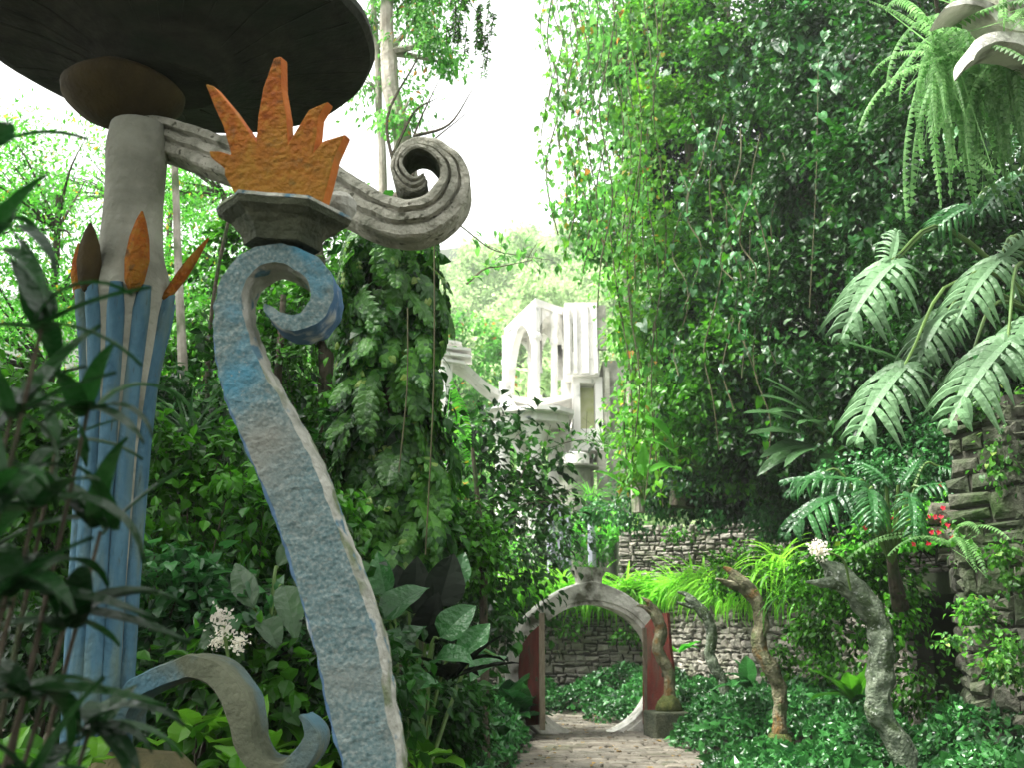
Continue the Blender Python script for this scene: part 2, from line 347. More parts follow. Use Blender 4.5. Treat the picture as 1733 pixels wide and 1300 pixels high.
MT['vine']=rough_mat('vine_stem',[(.3,(.035,.035,.015)),(.7,(.09,.09,.04))],5,.3,20,.8,.005)
MT['yellow']=rough_mat('yellowed_base',[(.3,(.06,.065,.03)),(.6,(.14,.12,.055)),(.8,(.08,.09,.05))],4,.9,25,.9,.02)
MT['L_mid']=leafmat('leaf_mid',(.003,.026,.002),(.052,.20,.010),.30,.36)
MT['L_dark']=leafmat('leaf_dark',(.002,.016,.002),(.018,.085,.008),.22,.36)
MT['L_limed']=leafmat('leaf_lime_shade',(.022,.11,.005),(.115,.31,.018),.36,.34,rare=(.30,.22,.02))
MT['L_black']=leafmat('leaf_deep',(.001,.010,.002),(.005,.034,.006),.15,.5,spec=.15)  # darkened leaf copy: shade inside the green wall put into the colour
MT['L_lime']=leafmat('leaf_lime',(.03,.17,.012),(.12,.40,.04),.42,.4,rare=(.35,.25,.02))
MT['L_light']=leafmat('leaf_light',(.035,.15,.02),(.13,.34,.06),.45,.45,rare=(.38,.16,.03))
MT['L_far']=leafmat('leaf_far',(.17,.27,.11),(.32,.42,.20),.4,.6)  # distance haze put into the leaf colour as extra paleness
MT['L_cover']=leafmat('leaf_cover',(.006,.045,.010),(.040,.17,.035),.2,.3,spec=.4)
MT['L_aroid']=leafmat('leaf_aroid',(.010,.065,.014),(.038,.16,.035),.24,.34,spec=.45,fine=14)
MT['L_aroidl']=leafmat('leaf_philodendron',(.09,.19,.08),(.17,.30,.15),.28,.5,spec=.35,fine=12)
MT['L_climb']=leafmat('leaf_climber',(.008,.055,.006),(.07,.22,.02),.34,.4,rare=(.20,.30,.06),spec=.4,fine=18)
MT['L_paddle']=leafmat('leaf_paddle',(.02,.07,.02),(.06,.14,.045),.2,.42,spec=.4,fine=10)
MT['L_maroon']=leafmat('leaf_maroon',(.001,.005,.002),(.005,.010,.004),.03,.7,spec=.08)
MT['L_fern']=leafmat('leaf_fern',(.06,.16,.04),(.15,.28,.10),.4,.5)
MT['L_fg']=leafmat('leaf_foreground',(.003,.022,.004),(.010,.055,.008),.25,.4,spec=.3,fine=15)
MT['L_grass']=leafmat('leaf_grass',(.08,.26,.015),(.2,.46,.04),.42,.4)
MT['petal']=leafmat('petal_white',(.7,.66,.55),(.85,.82,.74),.3,.7)
MT['petalr']=leafmat('petal_red',(.6,.03,.05),(.75,.08,.12),.3,.6)
def one(g,name,mat,label,cat,loc,group=None,kind=None,smooth=False):
    return tag(g.build(name,mat,None,loc,smooth),label,cat,group,kind)
# ================================================================== SETTING
def gz(x,y):
    h=.05*np.sin(x*.9+1)*np.sin(y*.7)
    left=np.clip((-x-.6)/5,0,1)*.35*np.clip((y-4)/4,0,1)
    near=np.exp(-((y-6)/4)**2)*0
    d=np.clip(-.05+np.clip(np.abs(x-1.1)-1.2,0,1)*.25,-.05,.2)
    far=np.clip((y-30)/10,0,1)*-1.0
    return h*np.clip(np.abs(x-1.1)-1,0,1)+left+d+near+far
g=G(); xs=np.concatenate([np.linspace(-260,-20,14),np.linspace(-18,18,73),np.linspace(20,260,14)]); ys=np.concatenate([np.linspace(-60,-4,8),np.linspace(-3,32,71),np.linspace(34,300,20)])
X,Y=np.meshgrid(xs,ys); Z=gz(X,Y); V=np.stack([X,Y,Z],-1).reshape(-1,3); nx=len(xs)
i=np.arange(len(ys)-1)[:,None]; j=np.arange(nx-1)[None]; q=np.stack([i*nx+j,i*nx+j+1,(i+1)*nx+j+1,(i+1)*nx+j],-1).reshape(-1,4)
g.add(V,q.ravel(),[4]*len(q)); one(g,'ground',MT['soil'],None,None,(0,0,0),kind='structure',smooth=True)
# hillside on the right above the upper wall, and the wooded slope far behind
def sheet(name,xs,ys,fz,mat):
    g=G(); X,Y=np.meshgrid(xs,ys); Z=fz(X,Y); nx=len(xs); V=np.stack([X,Y,Z],-1).reshape(-1,3)
    i=np.arange(len(ys)-1)[:,None]; j=np.arange(nx-1)[None]; q=np.stack([i*nx+j,i*nx+j+1,(i+1)*nx+j+1,(i+1)*nx+j],-1).reshape(-1,4)
    g.add(V,q.ravel(),[4]*len(q)); return one(g,name,mat,None,None,(0,0,0),kind='structure',smooth=True)
def hz(x,y):                                       # right slope: terrace edge runs from (9,9) to (3.4,25.5)
    e=np.interp(y,[8,12,18,25.5,40,60],[7.7,8.0,8.8,9.8,12,18])
    d=x-e; return np.where(d<0,-2.0,4.0+np.clip(d,0,60)*1.25+.5*np.sin(x*1.1)*np.sin(y*.8))
def slope(x,y):
    return -3+np.clip(y-48,0,200)*.52-np.clip(-x-10,0,60)*.25*np.clip((y-40)/20,0,1)+1.2*np.sin(x*.15)+.8*np.sin(y*.2)
sheet('hill',np.linspace(-160,150,60),np.linspace(46,240,40),slope,MT['hill'])

def stone_wall(g, p0, p1, z0, z1, th=.35, sw=.24, sh=.13, top=None, both=False, mort=1, bulge=.05):
    "coursed rubble wall from p0 to p1, face on the right-hand side of p0->p1; real stones on a backing core"
    p0=np.array(p0,float);p1=np.array(p1,float); L=np.linalg.norm(p1-p0); t=(p1-p0)/L; n=np.array([t[1],-t[0]])
    t3=np.array([*t,0]);n3=np.array([*n,0])
    f=top or (lambda s:z1)
    cl=G(); a=np.array([*p0,z0]); 
    ct=[a-n3*th, a-n3*.03, a+t3*L-n3*.03, a+t3*L-n3*th]
    V=[c for c in ct]+[c+np.array([0,0,f(0 if k<2 else L)-z0-.03]) for k,c in enumerate(ct)]
    g.faces(V,[(0,3,2,1),(4,5,6,7),(0,1,5,4),(1,2,6,5),(2,3,7,6),(3,0,4,7)],mort)
    def stone(u0,u1,v0,v1,fl=1):
        e=.012; c=min(u1-u0,v1-v0)*.22; dpt=random.uniform(-.3,1)*bulge
        def pt(u,v,w): return np.array([*p0,z0])+t3*u+n3*w*1.0+np.array([0,0,v])
        r=lambda k:random.uniform(-k,k)
        o=[(u0+e,v0+e),(u1-e,v0+e),(u1-e,v1-e),(u0+e,v1-e)]
        o=[(a_+r(.03),b_+r(.024)) for a_,b_ in o]
        mu,mv=(u0+u1)/2,(v0+v1)/2
        V=[pt(a_,b_,-.1) for a_,b_ in o]
        V+=[pt(a_,b_,dpt-.012+r(.01)) for a_,b_ in o]
        V+=[pt(a_+(mu-a_)/abs(mu-a_+1e-6)*c,b_+(mv-b_)/abs(mv-b_+1e-6)*c,dpt+.02+r(.015)) for a_,b_ in o]
        g.faces(V,[(8,9,10,11),(4,5,9,8),(5,6,10,9),(6,7,11,10),(7,4,8,11),(0,1,5,4),(1,2,6,5),(2,3,7,6),(3,0,4,7)],0)
    v=0
    while v<z1-z0:
        h=sh*random.uniform(.65,1.45); u=-random.uniform(0,.1)
        while u<L:
            wd=sw*random.uniform(.5,1.7)
            if random.random()<.3 and h>.12:
                m_=random.uniform(.4,.6)*h
                if v+h<=f(u)-z0+.08: stone(u,min(u+wd,L+.05),v,v+m_); stone(u,min(u+wd,L+.05),v+m_,v+h)
            elif v+h<=f(u)-z0+.1: stone(u,min(u+wd,L+.05),v,v+h+random.uniform(-.02,.03))
            u+=wd
        v+=h
def wall_thing(name,label,segs,mats,cat='stone wall',**k):
    g=G()
    for s in segs: stone_wall(g,*s[:4],**{**k,**(s[4] if len(s)>4 else {})})
    return one(g,name,mats,label,cat,(segs[0][0][0],segs[0][0][1],segs[0][2]))
# recess under the terrace: dark alcove
# ground terraces behind the walls (solid fill)
g=G()
pl=[(-6,24.2),(3.3,24.2),(5.3,17),(5.35,14.3),(13,14.3),(13,27.6),(-6,27.6)]
prism(g,[(x,y,2.25) for x,y in pl][::-1],(0,0,-2.2)); pl=[(4.95,14.25),(4.75,12.4),(4.7,10.1),(13,10.1),(13,14.25)]; prism(g,[(x,y,2.26) for x,y in pl][::-1],(0,0,-.24)); box(g,(7.2,9.95,0),(7.6,14.2,2.0))

pl=[(2.9,27),(9,24.5),(30,22),(30,60),(6,60),(2.9,40)]
prism(g,[(x,y,4.05) for x,y in pl][::-1],(0,0,-4))
one(g,'terrace_ground',MT['hill'],None,None,(0,0,0),kind='structure')
sheet('hillside',np.linspace(4,44,56),np.linspace(8.5,60,56),hz,MT['hill'])
wall_thing('retaining_wall','low rubble retaining wall behind the round gate and the serpent pillars, grass spilling over its top',
    [((-6,24.0),(3.3,24.0),0,2.35),((3.3,24.0),(5.2,17),0,2.3),((5.2,17),(5.25,14.2),0,2.25)],[MT['stone'],MT['mortar']],sw=.19,sh=.12)
wall_thing('terrace_wall','grey upper terrace wall of small stones above the bright grass fringe',[((2.75,26.4),(6.2,25.2),2.25,4.15),((6.2,25.2),(9.6,20),2.25,4.1)],[MT['stone'],MT['mortar']],sw=.2,sh=.11)
# right-hand wall: tall mossy block, stepped shoulder and dark alcove
wall_thing('corner_wall','tall mossy stone wall at the right edge of the picture',
    [((4.25,9.9),(4.55,9.3),0,3.72,),((4.55,9.3),(9,8.6),0,3.78),((4.6,11.0),(4.25,9.95),0,2.6),],[MT['stone2'],MT['mortar']],cat='stone wall',sw=.3,sh=.21,bulge=.018)
wall_thing('stepped_wall','rough low shoulder of pale blocks where the terrace meets the tall mossy wall',
    [((5.35,12.1),(6.7,11.9),2.25,2.95),((4.6,11.3),(5.6,11.0),2.35,3.0)],[MT['stone'],MT['mortar']],sw=.34,sh=.2,bulge=.09)

# path of laid stones
def pathx(y): # centre, half width
    return np.interp(y,[-2,5,13,18,20,22,23.4],[.7,.9,1.15,1.42,1.25,.5,-1.2]), np.interp(y,[0,12,17,18.5,23],[1.15,1.12,1.0,.98,.9])
g=G(); y=-1.
while y<23.2:
    h=random.uniform(.10,.26); cx,hw=pathx(y); x=cx-hw+random.uniform(-.12,.06)
    while x<cx+hw:
        wd=random.uniform(.16,.55); e=.010; zt=.035+random.uniform(-.006,.012); r=lambda k:random.uniform(-k,k)
        o=[(x+e,y+e),(x+wd-e,y+e),(x+wd-e,y+h-e),(x+e,y+h-e)]; o=[(a+r(.025),b+r(.02)) for a,b in o]
        mx_,my_=x+wd/2,y+h/2
        V=[(a,b,-.05) for a,b in o]+[(a,b,zt-.015+r(.005)) for a,b in o]+[(a+(.03 if a<mx_ else -.03),b+(.02 if b<my_ else -.02),zt+r(.007)) for a,b in o]
        g.faces(V,[(8,9,10,11),(4,5,9,8),(5,6,10,9),(6,7,11,10),(7,4,8,11),(0,1,5,4),(1,2,6,5),(2,3,7,6),(3,0,4,7)],0); x+=wd
    y+=h
one(g,'path',[MT['slab']],None,None,(0,0,0),kind='structure')
g=G(); V=[];
for y in np.linspace(-1,23.3,60):
    cx,hw=pathx(y); V+=[(cx-hw-.1,y,.012),(cx+hw+.1,y,.012)]
g.faces(V,[(2*i,2*i+1,2*i+3,2*i+2) for i in range(59)]); one(g,'path_bed',MT['soil'],None,None,(0,0,0),kind='structure')

# ================================================================== S-SHAPED BLUE COLUMN
base=P(640,1890,4.0); base[2]=0
scol=empty('scroll_column',base,'slender S-shaped blue column curling into a scroll and topped by an orange flame crown','sculpture')
rows=[(632,1960,118,4),(632,1700,114,4),(629,1450,108,4),(627,1300,105,4),(606,1200,112,4),(589,1100,118,4),(559,1000,114,4),(524,900,106,4),(487,800,106,4),(439,700,98,4),(411,640,86,4),(397,595,76,4),(388,550,64,4),
 (387,505,52,4),(400,464,46,4),(428,438,42,4),(468,428,40,4),(508,440,44,4),(537,466,46,4.),(545,500,46,4),(530,530,40,4),(498,546,32,4),(470,536,26,4),(452,520,14,4),(447,514,4,4)]
prof=[(-.5,.05),(-.5,.20),(.5,.20),(.5,.075),(.30,0),(-.40,0)]; pm=[1,1,2,2,0,0]
prof,pm=subprof(prof,[1,2,2,2,0,1],.25,1)
prof,pm=subprof([(.5,.05),(.5,.20),(-.5,.20),(-.5,.05),(-.41,0),(.43,0)],[1,2,2,2,0,1],.03,.26)
g=G(); screen_sweep(g,rows,prof,pm,k=12,jitter=.009,jf=22)
g.build('stem',[MT['blue'],MT['bluedk'],MT['chip']],scol)
# collar: six-sided flared tray seen from below
c=P(478,412,4.08); mpp=m_per_px(478,400,4)
def hexring(c,r,z,ph=0,sq=1.): return [(c[0]+r*math.cos(R(60*k+ph)),c[1]+sq*r*math.sin(R(60*k+ph)),c[2]+z) for k in range(6)]
def hexlathe(g,c,prof,ph,sq=1.,sub=5,jit_=.006,m=0,tilt=0):
    V=[];n=len(prof)
    for r,z in prof:
        h=np.array(hexring(c,r,z,ph,sq)); 
        for k in range(6):
            for t in range(sub):
                p=h[k]+(h[(k+1)%6]-h[k])*t/sub; p=p+0; V.append(p)
    V=jit(np.array(V),jit_,12); V[:,2]+=(V[:,0]-c[0])*tilt; ns=6*sub
    i=np.arange(n-1)[:,None]; j=np.arange(ns)[None]; j2=(j+1)%ns
    q=np.stack([i*ns+j,i*ns+j2,(i+1)*ns+j2,(i+1)*ns+j],-1).reshape(-1,4)
    g.add(V,list(q.ravel())+list(range(ns))[::-1]+list(range((n-1)*ns,n*ns)),[4]*len(q)+[ns,ns],m)
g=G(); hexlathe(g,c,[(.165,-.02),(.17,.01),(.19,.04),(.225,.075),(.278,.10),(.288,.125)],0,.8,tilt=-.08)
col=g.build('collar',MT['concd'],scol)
g=G(); hexlathe(g,c,[(.27,.1265),(.291,.1275),(.288,.143),(.20,.155)],0,.8,tilt=-.08); g.build('rim',MT['chip'],col)  # lit top of the rim put into the whitish colour
z=[(805,665),(770,600),(770,575),(722,538),(716,515),(755,517),(793,530),(765,430),(735,365),(703,284),(732,292),(800,372),(880,485),(885,400),(903,300),(925,240),(940,196),(966,190),(968,300),(985,400),(990,490),(1020,440),(1060,375),(1127,345),(1095,400),(1088,470),(1078,520),(1110,482),(1187,458),(1150,540),(1125,640),(1108,700),(960,680)]
g=G()
pts=[]
for i_,(a,b) in enumerate(z):
    px,py=a/2.032,b/2.032; dx=0; pts.append(P(px,py,3.97))
pts=np.array(pts)
# triangulate through mesh: front ring inset, back ring
cen=pts.mean(0); bk=np.array([0.02,.05,.0])
V=np.vstack([pts,pts+bk]); n=len(pts)
V=np.vstack([V])
Fs=[tuple(range(n))[::-1],tuple(range(n,2*n))]+[(i,(i+1)%n,(i+1)%n+n,i+n) for i in range(n)]
g.faces(V,Fs,[0,0]+[1]*n)
crown=g.build('flame_crown',[MT['orange'],MT['orangeedge']],scol)
bv=crown.modifiers.new('b','BEVEL'); bv.width=.008; bv.segments=2; bv.limit_method='ANGLE'
g=G(); lathe(g,P(574,352,4.25),[(.0,-.07),(.05,-.055),(.075,-.01),(.075,.03),(.05,.06),(0,.07)],14,jitter=.004); g.build('ball',MT['chip'],scol)
g=G(); tube(g,[P(574,352,4.25)+np.array([0,0,-.05]),P(565,372,4.15),P(545,385,4.1)],[.03,.045,.05],7,jitter=.005); g.build('ball_bracket',MT['concd'],scol)

# ================================================================== MUSHROOM COLUMN
YC=6.0
ctr=lambda py:P(np.interp(py,[150,230,500,800,1100,1230,1600],[238,234,216,191,172,166,148]),py,YC)
b0=ctr(1600); b0[2]=0
mush=empty('mushroom_column',b0,'giant concrete mushroom column with a dark disc roof, blue rods tipped with orange buds and a grey scroll arm','sculpture')
g=G(); C=[ctr(y) for y in (1620,1400,1250,1100,900,700,560,500,470,440,400,340,290,250,215)]
tube(g,spline(C,3),spline(np.array([[.15],[.15],[.15],[.15],[.16],[.18],[.225],[.25],[.24],[.205],[.185],[.178],[.18],[.185],[.17]]),3)[:,0],22,jitter=.008)
g.build('shaft',MT['pillar'],mush,smooth=True)
# rods and buds round the shaft
mp6=m_per_px(200,700,6)
angs=[-118,-83,-48,-5,40,90,140,-155]
top_r=[.235,.235,.245,.27,.25,.25,.25,.245]
for k,a in enumerate(angs):
    a_=R(a); dv=np.array([math.cos(a_),math.sin(a_),0])
    ys=[1600,1300,1100,900,700,600,540,500]
    rr=[.135,.138,.142,.15,.165,.195,.235,.265]
    pts=[ctr(y_)+dv*r_ for y_,r_ in zip(ys,rr)]
    g=G(); S=spline(pts,3); tube(g,S,np.interp(np.arange(len(S)),[0,12,18,21],[.056,.052,.05,.036]),9,jitter=.003)
    rod=g.build('rod',MT['bluepure'],mush,smooth=True)
for a,l,lean in ((-122,.36,.03),(-62,.42,.07),(-8,.40,.30),(-165,.3,.05),(90,.3,.1)):
    a_=R(a); dv=np.array([math.cos(a_),math.sin(a_),0])
    p0=ctr(497)+dv*.275; ax=norm(np.array([0,0,1.])+dv*lean*2.2); g=G()
    w_=.062 if abs(a)<150 and a>-30 else .075
    if a in(-8,): w_=.035
    if a in (-165,): w_=.05
    tube(g,[p0-ax*.06,p0,p0+ax*l*.3,p0+ax*l*.6,p0+ax*l*.85,p0+ax*l],[.03,w_*.8,w_,w_*.8,w_*.42,.006],8,jitter=.005)
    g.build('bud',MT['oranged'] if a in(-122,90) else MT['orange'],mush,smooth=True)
# roof disc with shallow ribs below
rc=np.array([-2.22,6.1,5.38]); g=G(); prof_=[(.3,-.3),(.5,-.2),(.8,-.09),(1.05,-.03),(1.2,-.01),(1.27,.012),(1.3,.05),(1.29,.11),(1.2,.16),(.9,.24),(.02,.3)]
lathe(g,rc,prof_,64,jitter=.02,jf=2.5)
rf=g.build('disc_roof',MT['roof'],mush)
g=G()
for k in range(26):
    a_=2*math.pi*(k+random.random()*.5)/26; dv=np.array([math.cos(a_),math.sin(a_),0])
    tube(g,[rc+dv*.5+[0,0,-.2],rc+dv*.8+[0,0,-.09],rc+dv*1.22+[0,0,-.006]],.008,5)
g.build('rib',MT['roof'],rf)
hc=np.array([rc[0]+.1,6.05,0]); hc=P(208,168,6.1); 
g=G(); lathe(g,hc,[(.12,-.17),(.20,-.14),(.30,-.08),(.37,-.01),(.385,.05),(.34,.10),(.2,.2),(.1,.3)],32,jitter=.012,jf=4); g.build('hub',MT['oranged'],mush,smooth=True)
# scroll arm
rows=[(a/2.032,b/2.032,w_/2.032,Y_) for a,b,w_,Y_ in [(380,440,90,6.1),(520,440,118,6.0),(640,475,125,5.85),(740,510,132,5.7),(870,548,138,5.55),(1000,575,142,5.4),(1110,612,142,5.3),(1200,665,142,5.22),(1290,712,136,5.15),(1380,735,132,5.1),(1460,725,130,5.1),(1525,680,124,5.1),(1560,612,112,5.1),(1548,545,92,5.1),(1500,498,72,5.1),(1440,480,60,5.1),(1388,502,52,5.1),(1362,550,50,5.1),(1378,598,52,5.1),(1410,622,46,5.1),(1440,618,36,5.1),(1460,600,18,5.1)]]
pr=[(-.5,.26),(.5,.26),(.5,.035),(.46,.01),(.38,-.0),(.22,.0),(.18,.05),(.13,.055),(.09,.02),(-.10,.02),(-.14,.065),(-.19,.07),(-.22,.045),(-.36,.045),(-.46,.05),(-.5,.07)]
pr,pm=subprof(pr,[1,1,1]+[0]*13,.03,.2); pm=[1 if m_==1 else 0 for m_ in pm]
g=G(); screen_sweep(g,rows,pr,pm,k=9,jitter=.009,jf=12)
g.build('scroll_arm',[MT['conc'],MT['concd']],mush)  # back and one side of the arm use the darker concrete
# base pedestal and its curling tail
g=G(); pb=ctr(1300); pb=np.array([pb[0]+.2,6.0,0]); lathe(g,pb,[(.55,-.05),(.52,.4),(.48,.75),(.36,.88),(.22,1.0),(.08,1.03)],26,jitter=.09,jf=2.2); g.build('pedestal',MT['yellow'],mush,smooth=False)
z2=lambda a,b,w_,Y_:(a/1.969,640+b/1.969,w_/1.969,Y_)
rows=[z2(395,1180,50,5.75),z2(400,1110,58,5.7),z2(440,1040,70,5.6),(285,640+985/1.969,74/1.969,5.5),z2(640,962,78,5.4),z2(720,995,84,5.35),z2(775,1070,90,5.3),z2(800,1150,86,5.3),z2(815,1230,74,5.3),z2(865,1300,62,5.3),z2(940,1312,66,5.3),z2(1000,1275,76,5.3),z2(1035,1210,60,5.3),z2(1025,1160,32,5.3),z2(1000,1128,8,5.3)]
pr,pm=subprof([(-.5,.03),(-.5,.3),(.5,.3),(.5,.03),(.42,0),(-.42,0)],[0,0,0,0,0,0],.05,.3)
g=G(); screen_sweep(g,rows,pr,pm,k=8,jitter=.008,jf=9)
MT['tail']=rough_mat('two_tone_concrete',[(.3,(.065,.075,.045)),(.7,(.13,.14,.09))],4,1,30,.9,.02,stops2=[(.44,.56,(.06,.13,.16),1.3)])
g.build('tail_scroll',MT['tail'],mush)

# ================================================================== ROUND GATE
YG=18.0; C0=P(1000,1131,YG); RI=1.06; RO=1.35
ag=.27 # slight turn about the vertical
def gp(x,z,y=0): # gate plane coordinates -> world
    x=x*1.06-.03; z=z*.975 if z>0 else z; return np.array([C0[0]+x*math.cos(ag)-y*math.sin(ag),C0[1]+x*math.sin(ag)+y*math.cos(ag),C0[2]+z])
gate=empty('moon_gate',gp(0,-C0[2]),'round concrete moon gate across the path with two half-open red doors','gate')
g=G(); n=96; 
def ro(th):
    d=abs((th-math.pi/2+math.pi)%(2*math.pi)-math.pi)
    return RO+ .11*max(0,1-d/.6)**1.3
V=[];
for k in range(n):
    t=2*math.pi*k/n; c_,s_=math.cos(t),math.sin(t); r=ro(t)
    for rr,yy in ((RI,-.20),(RI+.07,-.20),(RI+.075,-.225),(r-.01,-.225),(r,-.21),(r,.15),(RI,.15)): V.append(gp(rr*c_,rr*s_,yy))
V=jit(np.array(V),.012,3); K_=7
i=np.arange(n)[:,None]; j=np.arange(K_)[None]; q=np.stack([i*K_+j,((i+1)%n)*K_+j,((i+1)%n)*K_+(j+1)%K_,i*K_+(j+1)%K_],-1).reshape(-1,4)
g.add(V,q.ravel()[::-1],[4]*len(q)); g.build('ring',MT['gatec'] if 'gatec' in MT else MT['white'],gate)
g=G(); zz=lambda a,b:gp((a-600)/2.955*m_per_px(1003,1000,YG),0)[0:1]
s_=m_per_px(1003,1000,YG)/2.955
outl=[(-78,312),(78,312),(72,335),(54,365),(52,390),(72,420),(110,450),(-110,450),(-72,420),(-52,390),(-54,365),(-72,335)]
tz=1.30+.22
def vz(b): return 1.315+(430-b)*s_
prism(g,[gp(a*s_,vz(b)-.02,-.19) for a,b in outl][::-1],gp(0,0,.3)-gp(0,0,0)); g.build('vase_finial',MT['gatec'],gate)
# door leaves
def door(zpts,hx,fx,Yh,Yf,name,edge):
    leaf=[]
    for a,b in zpts:
        px=800+a/2.955; py=860+b/2.955; t=(a-hx)/(fx-hx); leaf.append(P(px,py,Yh+(Yf-Yh)*t))
    g=G(); leaf=np.array(leaf); nn=norm(np.cross(leaf[1]-leaf[0],leaf[3]-leaf[0])); 
    if nn[1]<0: nn=-nn
    prism(g,leaf,nn*.06); d=g.build(name,MT['red'],gate); 
    g=G(); a0=P(800+edge[0]/2.955,860+edge[1]/2.955,edge[3]); a1=P(800+edge[0]/2.955,860+edge[2]/2.955,edge[3]); a1[0]=a0[0]; a1[2]=max(a1[2],.06)
    w_=edge[4]*m_per_px(1000,1100,edge[3])/2.955/2
    box(g,(a0[0]-w_,a0[1]-.04,a1[2]),(a0[0]+w_,a0[1]+.06,a0[2])); g.build('edge_post',MT['wood'],d)
    g=G(); h=P(800+edge[5]/2.955,860+edge[6]/2.955,edge[7]); tube(g,[h,h+[0,-.06,0],h+[0,-.07,-.05]],.014,6); g.build('handle',MT['bark'],d)
door([(330,1085),(270,1090),(250,1020),(235,930),(228,830),(232,740),(250,680),(285,630),(330,590)],232,340,17.38,16.75,'door_leaf',(345,527,1112,16.7,28,318,850,16.85))
door([(850,1085),(850,650),(862,590),(900,545),(935,530),(972,526),(985,700),(998,800),(990,960),(950,1030),(900,1080)],850,990,17.9,17.35,'door_leaf',(858,600,1098,17.85,20,945,830,17.5))

# spiky plant in the finial
g=G(); c=gp(0,vz(318)-.06,0)
n=46; a=rng.uniform(0,2*math.pi,n); el=rng.uniform(.35,1.45,n); d=np.stack([np.cos(a)*np.cos(el),np.sin(a)*np.cos(el),np.sin(el)],-1)
for k,t in enumerate(GRASS): g.inst(t,np.repeat(c[None],len(d[k::3]),0),d[k::3],[0,0,1],rng.uniform(.3,.5,len(d[k::3])))
one(g,'spiky_plant',MT['L_mid'],'thin spiky plant sprouting from the vase on top of the round gate','plant',c)

# ================================================================== SERPENT PILLARS
z5=lambda a,b,w_,Y_:(1150+a/2.6,800+b/2.6,w_/2.6,Y_)
z4=lambda a,b,w_,Y_:(800+a/2.955,860+b/2.955,w_/2.955,Y_)
def serpent(label,rows,jaws,mat,Yb,basez=0,mound=None,plinth=None,extra=''):
    S=spline(rows,7); C=np.array([P(*r[[0,1]],r[3]) for r in S]); W=np.array([r[2]*m_per_px(r[0],r[1],r[3])/2 for r in S])
    C[-1][2]=min(C[-1][2],basez)
    b=np.array([C[-1][0],C[-1][1],basez]); t=empty('serpent_pillar',b,label,'pillar','serpent pillars along the path')
    g=G(); tube(g,C,W,12,jitter=.035*W.mean()*8,jf=7); g.build('body',mat,t)
    for nm,jw in jaws:
        S=spline(jw,5); Cj=np.array([P(*r[[0,1]],r[3]) for r in S]); Wj=np.array([r[2]*m_per_px(r[0],r[1],r[3])/2 for r in S])
        g=G(); tube(g,Cj,Wj,9,jitter=.02,jf=8); g.build('jaw',mat,t)
    if mound:
        g=G(); lathe(g,(b[0],b[1],basez),[(mound,-.05),(mound*1.02,mound*.35),(mound*.85,mound*.8),(mound*.5,mound*1.15),(.05,mound*1.3)],18,jitter=.05,jf=5); g.build('mossy_base',MT['moss'],t,smooth=True)
    if plinth:
        g=G(); box(g,(b[0]-plinth,b[1]-plinth*.9,0),(b[0]+plinth,b[1]+plinth*.9,basez),rot=.2); o=g.build('plinth',MT['concd'],t); bv=o.modifiers.new('b','BEVEL'); bv.width=.03; bv.segments=2
    return t
SB=.17
serpent('thick grey-green lichened serpent pillar nearest the viewer, below the white flower head',
    [z5(650,425,80,10.5),z5(705,455,105,10.5),z5(790,540,108,10.5),z5(852,625,110,10.5),z5(885,720,115,10.5),z5(890,820,118,10.5),z5(880,920,118,10.5),z5(872,1020,114,10.5),z5(900,1100,112,10.5),z5(955,1180,116,10.5),z5(1000,1270,120,10.5),z5(1020,1400,125,10.5),z5(1020,1560,130,10.5)],
    [('u',[z5(720,465,90,10.5),z5(665,420,62,10.5),z5(625,395,34,10.5),z5(605,392,14,10.5)]),('l',[z5(740,510,90,10.5),z5(670,488,56,10.45),z5(600,487,32,10.4),z5(555,487,12,10.4)])],MT['lichen'],10.5,.0)
serpent('rusty orange-brown serpent pillar with open jaws on a mossy mound',
    [z5(225,450,56,13.7),z5(262,480,66,13.7),z5(310,525,62,13.7),z5(348,590,62,13.7),z5(362,660,62,13.7),z5(350,725,64,13.7),z5(362,800,72,13.7),z5(402,865,76,13.7),z5(438,950,64,13.7),z5(442,1050,62,13.7),z5(440,1150,66,13.7),z5(440,1290,80,13.7)],
    [('u',[z5(270,475,50,13.7),z5(230,438,34,13.7),z5(194,420,12,13.7)]),('l',[z5(270,505,50,13.7),z5(215,487,32,13.65),z5(160,470,10,13.6)])],MT['lichenb'],13.7,SB-.05,mound=.22)
serpent('slim grey-green serpent pillar, third from the viewer, rising from the ivy',
    [z5(28,548,34,16),z5(65,575,44,16),z5(105,620,46,16),z5(138,685,50,16),z5(142,740,50,16),z5(132,800,50,16),z5(155,860,50,16),z5(190,915,48,16),z5(200,990,48,16),z5(198,1080,50,16),z5(198,1180,60,16)],
    [('u',[z5(60,565,34,16),z5(25,535,20,16),z5(-5,530,8,16)]),('l',[z5(60,590,34,16),z5(20,580,20,16),z5(-15,568,8,16)])],MT['lichen'],16,SB,mound=.2)
serpent('brown serpent pillar beside the right red door of the round gate',
    [z4(885,490,42,17),z4(912,525,56,17),z4(938,590,60,17),z4(940,650,62,17),z4(928,700,60,17),z4(945,750,60,17),z4(978,810,58,17),z4(988,900,58,17),z4(982,990,66,17)],
    [('u',[z4(905,510,40,17),z4(880,470,24,17),z4(845,450,8,17)]),('l',[z4(905,530,40,17),z4(868,500,26,17),z4(820,490,8,17)])],MT['lichenb'],17,basez=.42,mound=.2,plinth=.34)

